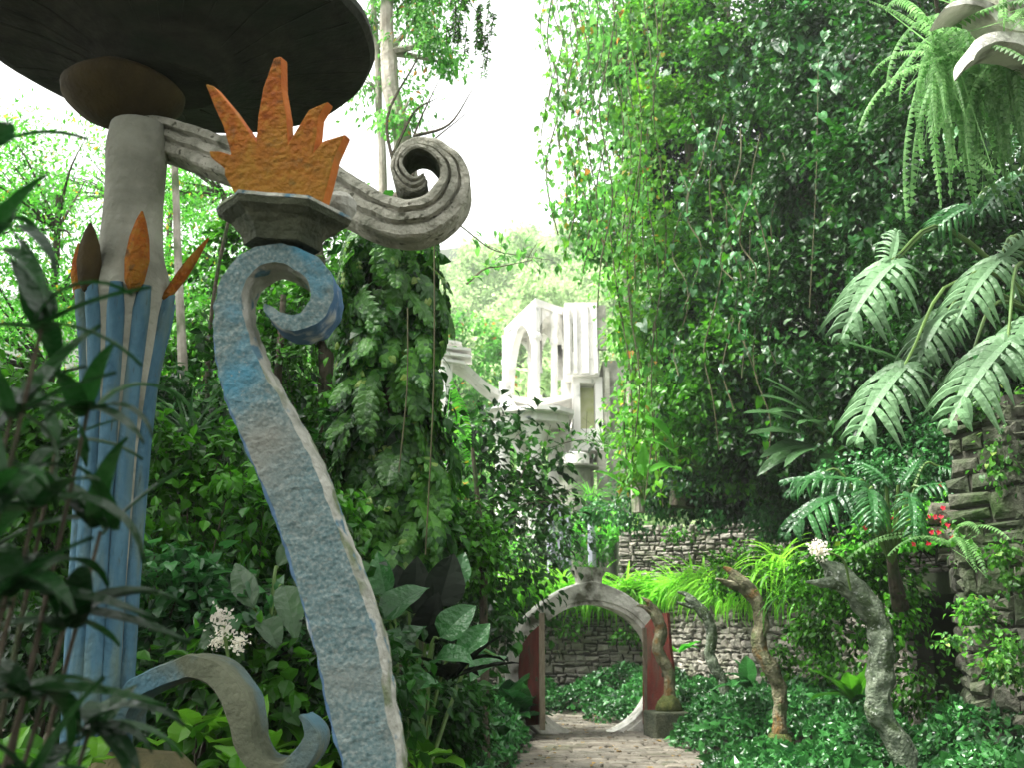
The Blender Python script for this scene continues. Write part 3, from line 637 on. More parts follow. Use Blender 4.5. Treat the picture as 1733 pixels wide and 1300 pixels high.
# ================================================================== FAR CONCRETE STRUCTURES
zz3=lambda a,b,Y_:P(700+a/3.0956,440+b/3.0956,Y_)
XA=lambda a,Y_:zz3(a,500,Y_)[0]
def Zat(b,Y_,a=640): return zz3(a,b,Y_)[2]
G0=-1.0
arc=empty('arcade_tower',(zz3(640,500,35)[0],35,G0),'white open concrete tower of tall pointed arches on slender columns','tower')
pN=np.array([XA(640,34),34]); pL=np.array([XA(482,37.5),37.5]); pR=np.array([XA(800,35.2),35.2]); pB=pL+pR-pN
zt=Zat(203,34); zb=Zat(720,34)-.2
def arch_panel(g,p0,p1,z0,z1,th,na,cw,rise=1.15):
    p0=np.array(p0);p1=np.array(p1);L=np.linalg.norm(p1-p0);t=(p1-p0)/L;nn=np.array([t[1],-t[0]])
    s=L/na; V=[];
    for k in range(na):
        u0=k*s+cw/2;u1=(k+1)*s-cw/2;hw=(u1-u0)/2;h=hw*rise*1.6
        us=np.linspace(u0,u1,17); zl=[z1-.16-h*(1-((1-abs((u-(u0+u1)/2)/hw)**1.7))**.62) for u in us]
        for a,b in zip(range(16),range(1,17)):
            q=[]
            for (u,zlow) in ((us[a],zl[a]),(us[b],zl[b])):
                for off in (0,th):
                    pp=p0+t*u-nn*off; q+=[(pp[0],pp[1],zlow),(pp[0],pp[1],z1)]
            g.faces(q,[(0,4,5,1),(2,3,7,6),(0,2,6,4),(1,5,7,3)])
        for ue in (k*s,):
            pp=p0+t*ue
    for k in range(na+1):
        pass
g=G()
for a,b,nn_ in ((pL,pN,1),(pN,pR,1),(pR,pB,1),(pB,pL,1)): arch_panel(g,a,b,zb,zt-.25,.28,nn_,.26,.8)
g.build('arches',MT['white'],arc)
g=G()
o_=[pL,pN,pR,pB]; cc=sum(o_)/4
prism(g,[(*(cc+(p-cc)*1.04),zt-.26) for p in o_],(0,0,.26)); g.build('cornice',MT['white'],arc)
for p,w_ in ((pL,.34),(pN,.42),(pR,.34),(pB,.30),((pN+pR)/2+np.array([.1,.0]),.3),((pL*.45+pN*.55)+np.array([.35,1.6]),.28),(pR+np.array([.6,-.1]),.22)):
    g=G(); z1=zt-.3
    tube(g,[(p[0],p[1],z) for z in (zb,zb+.25,zb+.26,zt-1.5,zt-1.42,zt-1.3,zt-1.22,z1)],[w_*.55,w_*.55,w_*.4,w_*.36,w_*.5,w_*.5,w_*.38,w_*.44],10,jitter=.02,jf=2); g.build('column',MT['white'],arc)
# platform with pointed brim on flared columns
plat=empty('column_platform',(zz3(630,900,34)[0],34,G0),'pale platform slab with pointed brim carried by columns with flaring capitals','platform')
zp=Zat(790,33); g=G(); x=lambda a,Y_=33:XA(a,Y_)
ol=[(x(395),33.4),(x(470),32.6),(x(640),32.2),(x(760),32.4),(x(835),33),(x(835),37),(x(480),37)]
prism(g,[(a,b,zp-.12) for a,b in ol],(0,0,.14)); ol2=[(a+(x(640)-a)*.12,b+(34.5-b)*.15) for a,b in ol]; prism(g,[(a,b,zp-.4) for a,b in ol2],(0,0,.277)); g.build('slab',MT['white'],plat)
g=G(); c=(x(480),33.2,zp+.02); lathe(g,c,[(.62,0),(.42,.12),(.26,.35),(.2,.75),(.2,1.0)],12,jitter=.02); g.build('flared_foot',MT['white'],plat)
for a,w_ in ((470,.40),(630,.36),(735,.32),(780,.24),(572,.34),(820,.22)):
    g=G(); xx=x(a,33.8); yy=33.2 if a in(470,630) else 34.6
    tube(g,[(xx,yy,z) for z in (G0,zp-2.0,zp-1.5,zp-1.1,zp-.75,zp-.55,zp-.4)],[w_*.62,w_*.62,w_*.6,w_*.62,w_*1.15,w_*1.5,w_*1.25],10,jitter=.02,jf=2); g.build('column',MT['white'],plat)
# curved ramp
g=G(); rows=[(700+a/3.0956,440+b/3.0956,w_/3.0956,Y_) for a,b,w_,Y_ in [(120,455,34,31),(200,510,32,31.5),(280,565,30,32),(360,640,30,32.5),(450,698,30,33),(560,733,32,33.2),(660,742,30,33.3),(740,730,28,33.4),(830,712,26,33.6)]]
pr,pm=subprof([(-.5,0),(-.5,1.6),(.5,1.6),(.5,0)],[0]*4,.4,.4); screen_sweep(g,rows,pr,pm,k=6,jitter=.015,jf=1.5)
ramp_=empty('curved_ramp',(P(870,700,32)[0],32,G0),'long pale curved concrete ramp swooping down from the left to the arcade tower','ramp')
g.build('deck',MT['white'],ramp_)
for k,(b,l) in enumerate(((438,250),(470,300),(505,300),(540,270))):
    g=G(); p0=zz3(150,b-14,31);p1=zz3(l,b+4,31.6); V=[p0,p1,p1+[0,.9,0],p0+[0,.9,0]]; prism(g,V,(0,0,.09)); g.build('step',MT['white'],ramp_)
g=G(); tube(g,[zz3(150,700,31.6)*[1,1,0]+[0,0,G0],zz3(160,480,31.5)],.28,9); g.build('column',MT['white'],ramp_)
# tall block to the right
blk=empty('panel_tower',(x(900),34,G0),'tall white concrete tower block with a recessed yellow-green niche, half hidden by vines','tower')
g=G(); z0=Zat(600,34);z1=Zat(222,34); xa,xb=x(795,34),x(972,34)
box(g,(xa,34,z0),(xb,37.5,z1)); 
g.build('wall',MT['white'],blk)
g=G(); zs=z0
for a,bb in ((800,818),(838,856),(880,915),(945,962)): box(g,(x(a,34),33.86,z0+.03),(x(bb,34),33.997,z1-.1))
g.build('rib',MT['white'],blk)
g=G(); box(g,(x(832,34),33.99,Zat(480,34)),(x(846,34),34.01,Zat(330,34))); g.build('window_slot',MT['pillar'],blk)
g=G(); box(g,(x(835,34),34.3,Zat(885,34)),(x(872,34),36.8,z0-.002));box(g,(x(952,34),34.3,Zat(885,34)),(x(990,34),36.8,z0-.002)); box(g,(x(872,34),34.9,Zat(885,34)),(x(952,34),36.8,z0-.002)); box(g,(x(872,34),34.3,Zat(630,34)),(x(952,34),34.897,z0-.002)); g.build('niche_wall',MT['white'],blk)
g=G(); box(g,(x(874,34),34.86,Zat(880,34)),(x(950,34),34.895,Zat(640,34)))
MT['ygreen']=rough_mat('yellow_green_wash',[(.3,(.42,.46,.2)),(.7,(.55,.56,.38))],3,.3,9)
g.build('niche_panel',MT['ygreen'],blk)
g=G(); box(g,(x(980,35),34.1,G0),(x(1090,35),37,Zat(560,35))); box(g,(x(965,34),33.9,Zat(470,34)),(x(1010,34),34.09,Zat(240,34))); box(g,(x(1000,34),33.9,Zat(900,34)),(x(1022,34),34.09,Zat(570,34))); g.build('side_wall',MT['pillar'],blk)
g=G(); box(g,(x(820,34),34.0,Zat(1000,34)),(x(985,34),36.6,Zat(884,34)-.01)); g.build('lower_block',MT['white'],blk)
g=G(); box(g,(x(955,34),33.9,G0),(x(1000,34),34.6,Zat(1001,34))); box(g,(x(835,34),35.5,G0),(x(950,34),36.5,Zat(1001,34))); g.build('pier',MT['pillar'],blk)
drum=empty('round_drum',(x(845,33),33,G0),'round concrete drum with a thin projecting disc brim','drum')
g=G(); c=(x(835,33),33,G0); zd=Zat(1095,33)-G0; lathe(g,c,[(.52,0),(.52,zd-.05)],24); g.build('wall',MT['pillar'],drum)
g=G(); lathe(g,c,[(.55,zd-.049),(.78,zd),(.78,zd+.06),(.55,zd+.1)],28); g.build('brim',MT['pillar'],drum)
g=G(); lathe(g,c,[(.48,zd+.101),(.48,zd+.45),(.35,zd+.5)],24); g.build('upper_ring',MT['white'],drum)
# grey-blue posts behind the grass
MT['postb']=rough_mat('grey_violet_concrete',[(.3,(.25,.26,.33)),(.7,(.45,.46,.52))],2,.4,9)
for k,(a,b0_,b1_,w_,lab) in enumerate(((393,55,240,44,'leftmost of the grey-violet posts behind the grass fringe'),(440,55,240,34,'middle grey-violet post behind the grass, right beside the leftmost post'),(478,62,200,30,'slim grey-violet post third from the left behind the grass'),(597,130,260,42,'short grey-violet post standing apart, right above the gate finial'))):
    p=P(800+a/2.955,860+b1_/2.955,29); q=P(800+a/2.955,860+b0_/2.955-25,29); g=G(); r=w_/2.955/2*m_per_px(950,900,29)
    tube(g,[(p[0],29,-1),(p[0],29,p[2]),(p[0],29,q[2]-.1),(p[0],29,q[2])],[r*1.05,r,r*.92,r*1.2],8,jitter=.02,jf=2)
    one(g,'post',MT['postb'],lab,'post',(p[0],29,-1),'grey posts behind the grass')
# concrete flower capital, top right
cap=empty('flower_capital',(4.45,7.6,0),'pale concrete capital of curling petals high at the right edge, ferns hanging below it','sculpture')
z7=lambda a,b,w_,Y_:(1250+a/3.25,b/3.25,w_/3.25,Y_)
pr,pm=subprof([(-.5,.05),(-.5,.3),(.5,.3),(.5,.05),(.4,0),(-.4,0)],[0]*6,.05,.2)
for rows in ([z7(1135,42,10,7),z7(1180,18,34,7.05),z7(1250,5,44,7.1),z7(1340,15,60,7.15),z7(1410,60,90,7.2),z7(1470,110,110,7.25),z7(1560,120,130,7.3),z7(1700,100,150,7.4)],
             [z7(1282,330,8,6.9),z7(1300,270,50,6.95),z7(1350,222,74,7),z7(1420,198,80,7.05),z7(1500,200,90,7.1),z7(1600,230,90,7.2),z7(1700,300,90,7.3)],
             [z7(1400,-60,60,7.3),z7(1480,-10,90,7.3),z7(1570,30,120,7.4),z7(1700,40,150,7.5)]):
    g=G(); screen_sweep(g,rows,pr,pm,k=8,jitter=.008,jf=8); g.build('petal',MT['gatec'],cap)
g=G(); pc=P(1790,60,7.6); tube(g,[(pc[0],7.6,z) for z in (0,2,4.6,5.2,5.4)],[.24,.2,.22,.35,.3],12,jitter=.02); g.build('shaft',MT['pillar'],cap)
# ================================================================== VEGETATION
def rdir(n): v=rng.normal(size=(n,3)); return norm(v)
def leafdirs(out, n, droop=.6, spread=.8):
    "leaf direction and normal for leaves on a surface facing out"
    d=norm(out*.55+np.array([0,0,-droop])+rng.normal(size=(n,3))*spread*.6)
    nr=norm(out*.5+np.array([0,0,.9])+rng.normal(size=(n,3))*.45)
    return d,nr
def cover(g, pts, out, size, ts, droop=.6, spread=.8, sj=.35):
    n=len(pts); d,nr=leafdirs(out,n,droop,spread); s=size*(1+rng.uniform(-sj,sj,n)); idx=rng.integers(0,len(ts),n)
    for k,t in enumerate(ts):
        m=idx==k; g.inst(t,pts[m],d[m],nr[m],s[m])
def blob_pts(c, r, n, ncl, shell=.25, clr=.35, front=None, zmin=None):
    "points in clumps near the surface of a lumpy ellipsoid"
    c=np.array(c,float);r=np.array(r,float); u=rdir(ncl*3)
    if front is not None: u=u[u[:,1]<front]
    u=u[:ncl]; lob=1+.16*np.sin(u[:,0]*5+c[0])*np.sin(u[:,2]*6+c[1])+.1*np.sin(u[:,1]*9+u[:,2]*4)
    rad=lob*(1-np.abs(rng.normal(size=len(u)))*shell)
    cen=c+u*r*rad[:,None]; wt=rng.gamma(1.6,1,len(u)); k=rng.choice(len(u),n,p=wt/wt.sum())
    off=rng.normal(size=(n,3))*clr*np.array([1,.8,.75]); p=cen[k]+off; out=norm(u[k]/r*r.mean()+off*.8/clr*.35)
    if zmin is not None: m=p[:,2]>zmin; p=p[m];out=out[m]
    return p,out,cen
def twigs(g, base, cen, n, r0, m=0):
    for k in rng.choice(len(cen),min(n,len(cen)),replace=False):
        e=cen[k]; mid=(base*.45+e*.55)+rng.normal(size=3)*.12*np.linalg.norm(e-base)*.5
        S=spline([base,mid,e],4); tube(g,S,np.linspace(r0,r0*.15,len(S)),5,m)
def shrub(name,label,cat,base,r,n,size,ts,mat,group=None,h=None,kind=None,ncl=30,clr=.12,droop=.3,front=.5,stemr=.02):
    base=np.array(base,float);r=np.array(r,float); c=base+[0,0,h if h is not None else r[2]*.8]
    p,out,cen=blob_pts(c,r,n,ncl,.3,clr,front,base[2]-.02)
    if kind: 
        g=G(); cover(g,p,out,size,ts,droop); return one(g,name,mat,label,cat,base,kind=kind,group=group)
    t=empty(name,base,label,cat,group); g=G(); cover(g,p,out,size,ts,droop); g.build('foliage',mat,t)
    g=G(); twigs(g,base,cen,14,stemr); g.build('stem',MT['bark'],t); return t
def rosette(name,label,cat,base,n,length,ts,mat,group=None,el=(.2,1.3),az=(0,2*math.pi),spread=.03,sizej=.25,parts='leaf_cluster',nz=1.):
    base=np.array(base,float); a=rng.uniform(*az,n); e=rng.uniform(*el,n); d=np.stack([np.cos(a)*np.cos(e),np.sin(a)*np.cos(e),np.sin(e)],-1)
    g=G(); p=base+rng.normal(size=(n,3))*spread*np.array([1,1,.4]); s=length*(1+rng.uniform(-sizej,sizej,n)); idx=rng.integers(0,len(ts),n)
    for k,t in enumerate(ts):
        m=idx==k
        if m.any(): g.inst(t,p[m],d[m],[0,0,nz],s[m])
    return one(g,name,mat,label,cat,base,group)
def bigleaf_plant(name,label,base,leaves,mat,cat='plant',stalkr=.012,group=None,trunk=None,stem='stem',leafname='leaf'):
    "leaves: (px,py,Y, tip_px,tip_py,tipY, template, roll normal) -> each leaf a part on its own stalk from base"
    base=np.array(base,float); t=empty(name,base,label,cat,group)
    for L in leaves:
        a=P(*L[0]);b=P(*L[1]); g=G(); nr=np.array(L[4] if len(L)>4 else (0,-.35,1.),float); TV=L[2][0]; k_=np.argmax(TV[:,1]); ty,tz=max(TV[k_,1],.3),TV[k_,2]; l0=math.hypot(ty,tz); ln=np.linalg.norm(b-a)/l0*min(L[3],1.1)
        d0=norm(b-a); xx=norm(np.cross(d0,nr)); zz_=np.cross(xx,d0); an=math.atan2(-tz,ty); g.inst(L[2],a,d0*math.cos(an)+zz_*math.sin(an),zz_*math.cos(an)-d0*math.sin(an),ln); lf=g.build(leafname,mat,t,smooth=False)
        g=G(); mid=base*.35+a*.65+np.array([0,0,.25*np.linalg.norm(a-base)]); S=spline([base,mid,a],5); tube(g,S,np.linspace(stalkr*1.6,stalkr*.7,len(S)),6); g.build('stalk',MT['stem'],lf)
    if trunk:
        g=G(); tube(g,spline(trunk[0],4),np.linspace(trunk[1],trunk[2],len(spline(trunk[0],4))),9,jitter=.01); g.build('trunk',MT['bark'],t)
    return t

# ---- grass fringe on the retaining wall (nobody could count the blades)
g=G(); n=5200
u=rng.uniform(0,1,n); x=np.where(u<.62,rng.uniform(-3.5,3.4,n),0); 
px_=rng.uniform(-3.6,3.5,n); y_=24.0+np.abs(rng.normal(size=n))*.5; z_=np.full(n,2.28)+rng.uniform(0,.25,n)
m=rng.random(n)<.3; t_=rng.uniform(0,1,n); px_=np.where(m,3.3+1.9*t_,px_); y_=np.where(m,24-7*t_,y_)+np.where(m,0,0)
cl=np.sin(px_*2.3)+np.sin(px_*5.1+1)
p=np.stack([px_+np.where(m,.25,0),y_,z_+.08*cl],-1); d=norm(np.stack([rng.normal(size=n)*.5-.1*m,-rng.uniform(.1,1.,n),rng.uniform(.25,1.,n)],-1))
s=rng.uniform(.55,1.15,n)
for k,t in enumerate([t_strap(.03,b,6,.01) for b in (1.,1.8,2.6)]): g.inst(t,p[k::3],d[k::3],[0,-.2,1],s[k::3])
one(g,'grass_fringe',MT['L_grass'],'bright green arching grass spilling over the low wall behind the gate','grass',(0,24,2.3),kind='stuff')

# ---- low ivy-like ground cover
def mound(label,cs,dens=900,size=.075,mat='L_cover'):
    g=G()
    for (x,y,rx,ry,h) in cs:
        n=int(dens*rx*ry*3.2); a=rng.uniform(0,2*math.pi,n); rr=np.sqrt(rng.uniform(0,1,n)); X=x+rx*rr*np.cos(a); Y=y+ry*rr*np.sin(a)
        lump=1+.18*np.sin(X*4.1+y)*np.sin(Y*3.3)+.1*np.sin(X*9)*np.sin(Y*8)
        Z=gz(X,Y)+h*np.sqrt(np.maximum(0,1-rr**2.6))*lump*(1-np.abs(rng.normal(size=n))*.09)
        out=norm(np.stack([np.cos(a)*rr,np.sin(a)*rr,1.1-rr*.6],-1))
        d=norm(out*.4+rng.normal(size=(n,3))*.6+[0,0,-.15]); nr=norm(out+rng.normal(size=(n,3))*.4); s=size*rng.uniform(.6,1.35,n)
        big=rng.random(n)<.05; s=np.where(big,s*1.9,s); g.inst(LEAFW,np.stack([X,Y,Z],-1)[::2],d[::2],nr[::2],s[::2]); g.inst(HEART,np.stack([X,Y,Z],-1)[1::4],d[1::4],nr[1::4],s[1::4]*.9); g.inst(LEAF,np.stack([X,Y,Z],-1)[3::4],d[3::4],nr[3::4],s[3::4]*1.15)
    return one(g,'ground_cover',MT[mat],label,'ground cover',(cs[0][0],cs[0][1],0),kind='stuff')
mound('low dark glossy ground cover between the path and the serpent pillars',[(3.0,15.6,.7,1.5,.45),(2.85,13.0,.6,1.1,.16),(3.6,15.6,1.0,1.3,.6),(2.7,11.6,.6,1.1,.25),(3.2,12.0,.8,1.0,.14),(4.3,15,1,2.2,.6),(3.1,17.2,.6,.9,.45),(3.6,18.8,.9,1.6,.6),(4.3,12.8,.7,1.2,.4)])
mound('lighter ground cover at the lower right in front of the dark alcove',[(4.6,10.0,.8,1.0,.75),(5.4,9.9,.8,.9,.85),(3.3,10.2,.7,.9,.18),(2.9,10.9,.6,.9,.3),(4.3,9.0,.9,.8,.5),(5.2,8.9,.9,.8,.72),(5.0,11,1.,.7,.75)],dens=1100,size=.068)
mound('rounded ground cover mounds seen through the round gate',[(2.1,20.3,.75,1.2,.55),(2.9,21.5,1.0,1.2,.75),(1.4,22.3,.8,.8,.65),(.3,23,.8,.6,.75),(2.3,22.9,1.1,.7,.9)])
mound('ground cover left of the path running up to the left red door',[(-.35,15.4,.6,1.3,.62),(-.55,13.4,.6,1.1,.5),(-1.2,14.3,.8,1.5,.75),(-.75,12.3,.55,.9,.36),(-1.4,11.8,.8,1.2,.45),(-.6,17.2,.7,1.1,.55),(-2.4,13,.9,1.5,.6),(-1.6,16.5,.8,1.3,.8)])

# ---- trees
def veg_tree(name,label,base,trunk,r0,blobs,n,size,ts,mat,bark,cat='tree',group=None,droop=.55,ncl=70,clr=.3,front=.6,limbs=16,shell=.25,spread=.8):
    base=np.array(base,float); t=empty(name,base,label,cat,group)
    S=spline([base]+[np.array(p,float) for p in trunk],6); g=G(); tube(g,S,np.linspace(r0,r0*.4,len(S)),10,jitter=r0*.25,jf=1.5)
    gf=G()
    tot=sum(b[1][0]*b[1][2] for b in blobs)
    for c,r in blobs:
        k=max(3,int(ncl*r[0]*r[2]/tot)); p,out,cen=blob_pts(c,r,int(n*r[0]*r[2]/tot),k,shell,clr,front)
        cover(gf,p,out,size,ts,droop,spread)
        i=np.argmin(np.linalg.norm(S-np.array(c)-[0,0,-.3*r[2]],axis=1)); twigs(g,S[i],cen,max(3,int(limbs/len(blobs))),r0*.28)
    g.build('trunk',bark,t); gf.build('crown',mat,t); return t
# the dark vine-smothered trees on the right
def cpx(px,py,Y): return tuple(P(px,py,Y))
RW=[ # label, list of (px,py,Y, rx,ry,rz), n, size, mat, trunk px
 ('bright green vine-draped tree at the left end of the green wall, by the sky gap',[(1130,560,19.5,1.0,.8,2.4),(1150,300,20,1.2,.9,2.4),(1120,760,19,.9,.7,1.2),(1170,60,20.5,1.4,1,2.2)],15000,.135,'L_limed',1150),
 ('dense dark-leaved tree filling the middle of the green wall',[(1290,200,18,1.5,1.2,2.4),(1260,480,17.5,1.3,1.0,2.2),(1310,20,18.5,1.8,1.2,1.6),(1230,680,17,1.1,.9,1.3)],24000,.13,'L_mid',1300),
 ('dark tree smothered in creepers behind the philodendron leaves',[(1430,330,15.5,1.3,1.1,2.0),(1400,560,15,1.2,.9,1.6),(1440,120,16,1.5,1.2,1.8)],19000,.12,'L_dark',1420),
 ('dark creeper-covered tree behind the fern clump at the upper right',[(1580,330,13,1.3,1,1.8),(1680,180,12.5,1.4,1,1.8),(1570,60,13.5,1.4,1,1.6),(1620,520,12.5,1.3,.9,1.5),(1730,420,12.2,1.2,.9,1.6)],18000,.105,'L_dark',1600)]
for lab,bl,n,sz,mt,tp in RW:
    Y=bl[0][2]+.9; b=P(tp,760,Y); b[2]=4.0; top=P(tp+10,-60,Y)
    veg_tree('vine_clad_tree',lab,b,[b*.5+top*.5+[.2,0,0],top],.26,[(P(*q[:3]),q[3:]) for q in bl],n,sz,[LEAF,LEAFW],MT[mt],MT['bark'],ncl=260,clr=.2,shell=.16)
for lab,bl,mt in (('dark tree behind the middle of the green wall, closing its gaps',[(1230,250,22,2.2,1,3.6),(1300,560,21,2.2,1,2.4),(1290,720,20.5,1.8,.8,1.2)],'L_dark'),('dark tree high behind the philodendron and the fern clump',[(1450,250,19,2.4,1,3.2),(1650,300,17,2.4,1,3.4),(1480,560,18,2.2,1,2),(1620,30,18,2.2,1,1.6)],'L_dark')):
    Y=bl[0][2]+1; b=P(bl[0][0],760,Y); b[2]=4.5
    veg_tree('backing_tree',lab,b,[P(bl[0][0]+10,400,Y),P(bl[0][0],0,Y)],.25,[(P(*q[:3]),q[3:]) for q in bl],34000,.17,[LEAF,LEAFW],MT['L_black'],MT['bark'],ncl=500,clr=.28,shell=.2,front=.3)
# pale trees with sky behind, left edge of the green wall
for lab,pts,bl,n,mt in (
  ('slim pale-barked tree hung with heart-leaved vines, in front of the bright sky gap',[(1075,700,21),(1060,400,21),(1085,150,21),(1100,-80,21)],[(1030,120,21,1.0,.7,1.7),(1000,380,21,.55,.5,1.5),(1085,560,21,.4,.4,1.6)],6500,'L_light'),
  ('pale trunk rising behind the hanging vines, second from the sky gap',[(1130,720,22),(1125,420,22),(1080,160,22),(1075,-80,22)],[(1100,250,22,.8,.7,2.4),(1080,20,22,1.2,.8,1.2)],7000,'L_light')):
    b=P(*pts[0]); b[2]=4.0
    veg_tree('pale_tree',lab,b,[P(*q) for q in pts[1:]],.13,[(P(*q[:3]),q[3:]) for q in bl],n,.12,[LEAFW,HEART],MT[mt],MT['barkp'],ncl=90,clr=.25,shell=.5,droop=1.)
# hanging vines
def hvine(px,py0,py1,Y,n,size,mat,lab,group,sway=.12,top=None):
    a=P(px,py0,Y);b=P(px+random.uniform(-12,12),py1,Y); b[1]=a[1]+random.uniform(-.1,.1); b[2]=max(b[2],.3)
    k=7; pts=np.array([a+(b-a)*i/k+np.array([math.sin(i*1.7+px)*sway,math.cos(i*2.1+px)*sway,0]) for i in range(k+1)])
    t=empty('hanging_vine',a,lab,'vine',group); g=G(); S=spline(pts,4); tube(g,S,.009+.004*random.random(),4); g.build('stem',MT['vine'],t)
    i=rng.uniform(0,len(S)-1.01,n); i0=i.astype(int); p=S[i0]+(S[i0+1]-S[i0])*(i-i0)[:,None]+rng.normal(size=(n,3))*[.07,.07,.03]
    g=G(); out=norm(rng.normal(size=(n,3))*[1,1,.2]+[0,-.5,0]); cover(g,p,out,size,[HEART,LEAFW],1.1,.6,.45); g.build('foliage',mat,t); return t
vs_=[(925,300),(938,400),(952,360),(966,430),(975,330),(990,450),(1003,430),(1020,480),(1030,520),(1045,560),(1052,740),(1062,820),(1078,780),(1092,850),(1105,700),(1120,860),(1010,420),(985,480),(945,250),(1070,640)]
for i,(a,b) in enumerate(vs_):
    hvine(a,-60,b,17.5+random.uniform(-1,1.5),int((b+60)/820*150)+30,.12,MT['L_light' if i%3 else 'L_limed'],'hanging heart-leaved vine in the curtain of vines beside the sky gap','vines hanging beside the sky gap')
for i,(a,b) in enumerate([(1180,520),(1215,760),(1245,700),(1285,800),(1320,620),(1360,560),(1150,640),(1230,560),(1265,640),(1395,480)]):
    hvine(a,180+i*17%160,b,15.2+random.uniform(-.8,.8),55,.11,MT['L_mid' if i%2 else 'L_cover'],'thin leafy vine hanging down the dark green wall of trees','vines on the dark green wall')
for a,y0,y1,Y in ((735,385,940,8.3),(690,520,800,8.4),(1270,380,640,15),(1385,100,520,14)):
    t=P(a,y0,Y);b=P(a-15,y1,Y); g=G(); tube(g,spline([t,(t+b)/2+[.03,0,0],b],5),.006,4)
    one(g,'thin_vine',MT['vine'],{735:'bare thin vine hanging in front of the leaf-clad trunk, the longer of two',690:'bare thin vine on the leaf-clad trunk, the shorter of two',1270:'bare thin vine against the middle of the dark green wall',1385:'bare thin vine high on the dark wall, left of the fern clump'}[a],'vine',t)

g=G()
for k in range(46):
    px=random.uniform(1110,1700); Y=np.interp(px,[1080,1300,1450,1733],[18.6,16.2,14,11.4]); c=P(px,random.uniform(20,760),Y); m=int(rng.integers(14,40)); q=c+rng.normal(size=(m,3))*[.22,.12,.35]
    cover(g,q,np.tile([0,-1.,.3],(m,1)),random.choice((.16,.2,.24)),[HEART,EAR[0]],1.1,.6,.3)
one(g,'creeper',MT['L_aroid'],'patches of larger heart-leaved creeper scattered over the dark green wall','creeper',P(1300,400,16.2),kind='stuff')
# large-leaved fill and dark undergrowth above the terrace wall
g=G()
for (px,py,Y,rx,ry,rz,n) in ((1150,830,22,1.6,.6,.55,3500),(1330,820,17.5,1.6,.7,.8,3000),(1080,860,24,1.2,.5,.5,1500),(1290,850,21,1.4,.5,.5,2600),(1380,880,18,1.2,.5,.45,2600),(1230,780,20,1.4,.8,.8,3000),(1600,790,12.6,1.0,.6,.5,4500),(1500,830,13.4,.9,.6,.45,3000),(1660,740,12,.6,.5,.5,2500)):
    p,o,c_=blob_pts(P(px,py,Y),(rx,ry,rz),n,50,.3,.14,.6); cover(g,p,o,.10 if Y>15 else .07,[LEAFW,LEAF],.4)
one(g,'undergrowth',MT['L_cover'],'tangled low undergrowth on top of the terrace walls','undergrowth',P(1230,860,22),kind='stuff')
g=G()
for (px,py,Y,rx,ry,rz,n) in ((1380,760,16.5,1.5,.6,1.0,3500),(1560,640,13.5,1.4,.6,1.0,3500),(1250,830,21,1.7,.5,.6,2500),(1690,600,13,1.0,.6,1.4,2500)):
    p,o,c_=blob_pts(P(px,py,Y),(rx,ry,rz),n,50,.3,.2,.6); cover(g,p,o,.13,[LEAFW,LEAF],.4)
one(g,'undergrowth',MT['L_dark'],'dark deep undergrowth below the creeper-covered trees','undergrowth',P(1380,860,17),kind='stuff')

# lime banana-like plants and the dark paddle-leaved clump
def paddle(label,px,py,Y,dirs,mat,base_py=None,wd=None,group=None,name='paddle_leaf_plant'):
    b=P(px,base_py or py,Y); lv=[]
    for i,(tx,ty,dy) in enumerate(dirs):
        fx,fy=px+(tx-px)*.42,py+(ty-py)*.42
        lv.append(((fx,fy,Y-dy*.4),(tx,ty,Y-dy),OV[(i+1)%3] if wd is None else wd[i%len(wd)],1.05,(random.uniform(-.4,.4),-.5,1.)))
    return bigleaf_plant(name,label,b,lv,mat,stalkr=.012,group=group)
paddle('lime green plant with long upright paddle leaves above the terrace wall',1190,800,17.2,[(1090,745,.4),(1130,700,.3),(1195,660,.2),(1260,680,.2),(1100,800,.6),(1160,740,.5),(1240,760,.5),(1070,705,.2)],MT['L_lime'])
paddle('second lime paddle-leaved plant, lower and left against the vines',1090,850,18.0,[(1010,800,.4),(1040,770,.3),(1090,750,.3),(1135,790,.4),(1060,830,.5)],MT['L_lime'])
PL=[t_ovate(.13,b,.12,.01,8,.8) for b in (.3,.6,.9)]
paddle('dark clump with long horizontal paddle leaves pointing left below the giant philodendron',1440,740,14.2,[(1295,640,.5),(1290,672,.7),(1300,700,.8),(1270,735,.9),(1290,775,.8),(1285,805,.7),(1310,655,.4),(1330,620,.2),(1350,720,.9),(1380,800,.8),(1262,700,.5),(1330,790,.9)],MT['L_paddle'],wd=PL,base_py=800)
paddle('maroon-dark broad-leaved plant in the deep shade',1470,770,14.8,[(1400,660,.2),(1440,620,.2),(1490,640,.2),(1530,690,.2),(1400,720,.4),(1560,740,.3),(1480,700,.5)],MT['L_maroon'],base_py=810)
paddle('pale paddle leaves behind the giant philodendron stalks',1600,650,12.3,[(1425,578,.5),(1460,590,.4),(1480,560,.2),(1560,600,.2),(1580,690,.5),(1520,640,.5)],MT['L_paddle'],wd=PL,base_py=720)

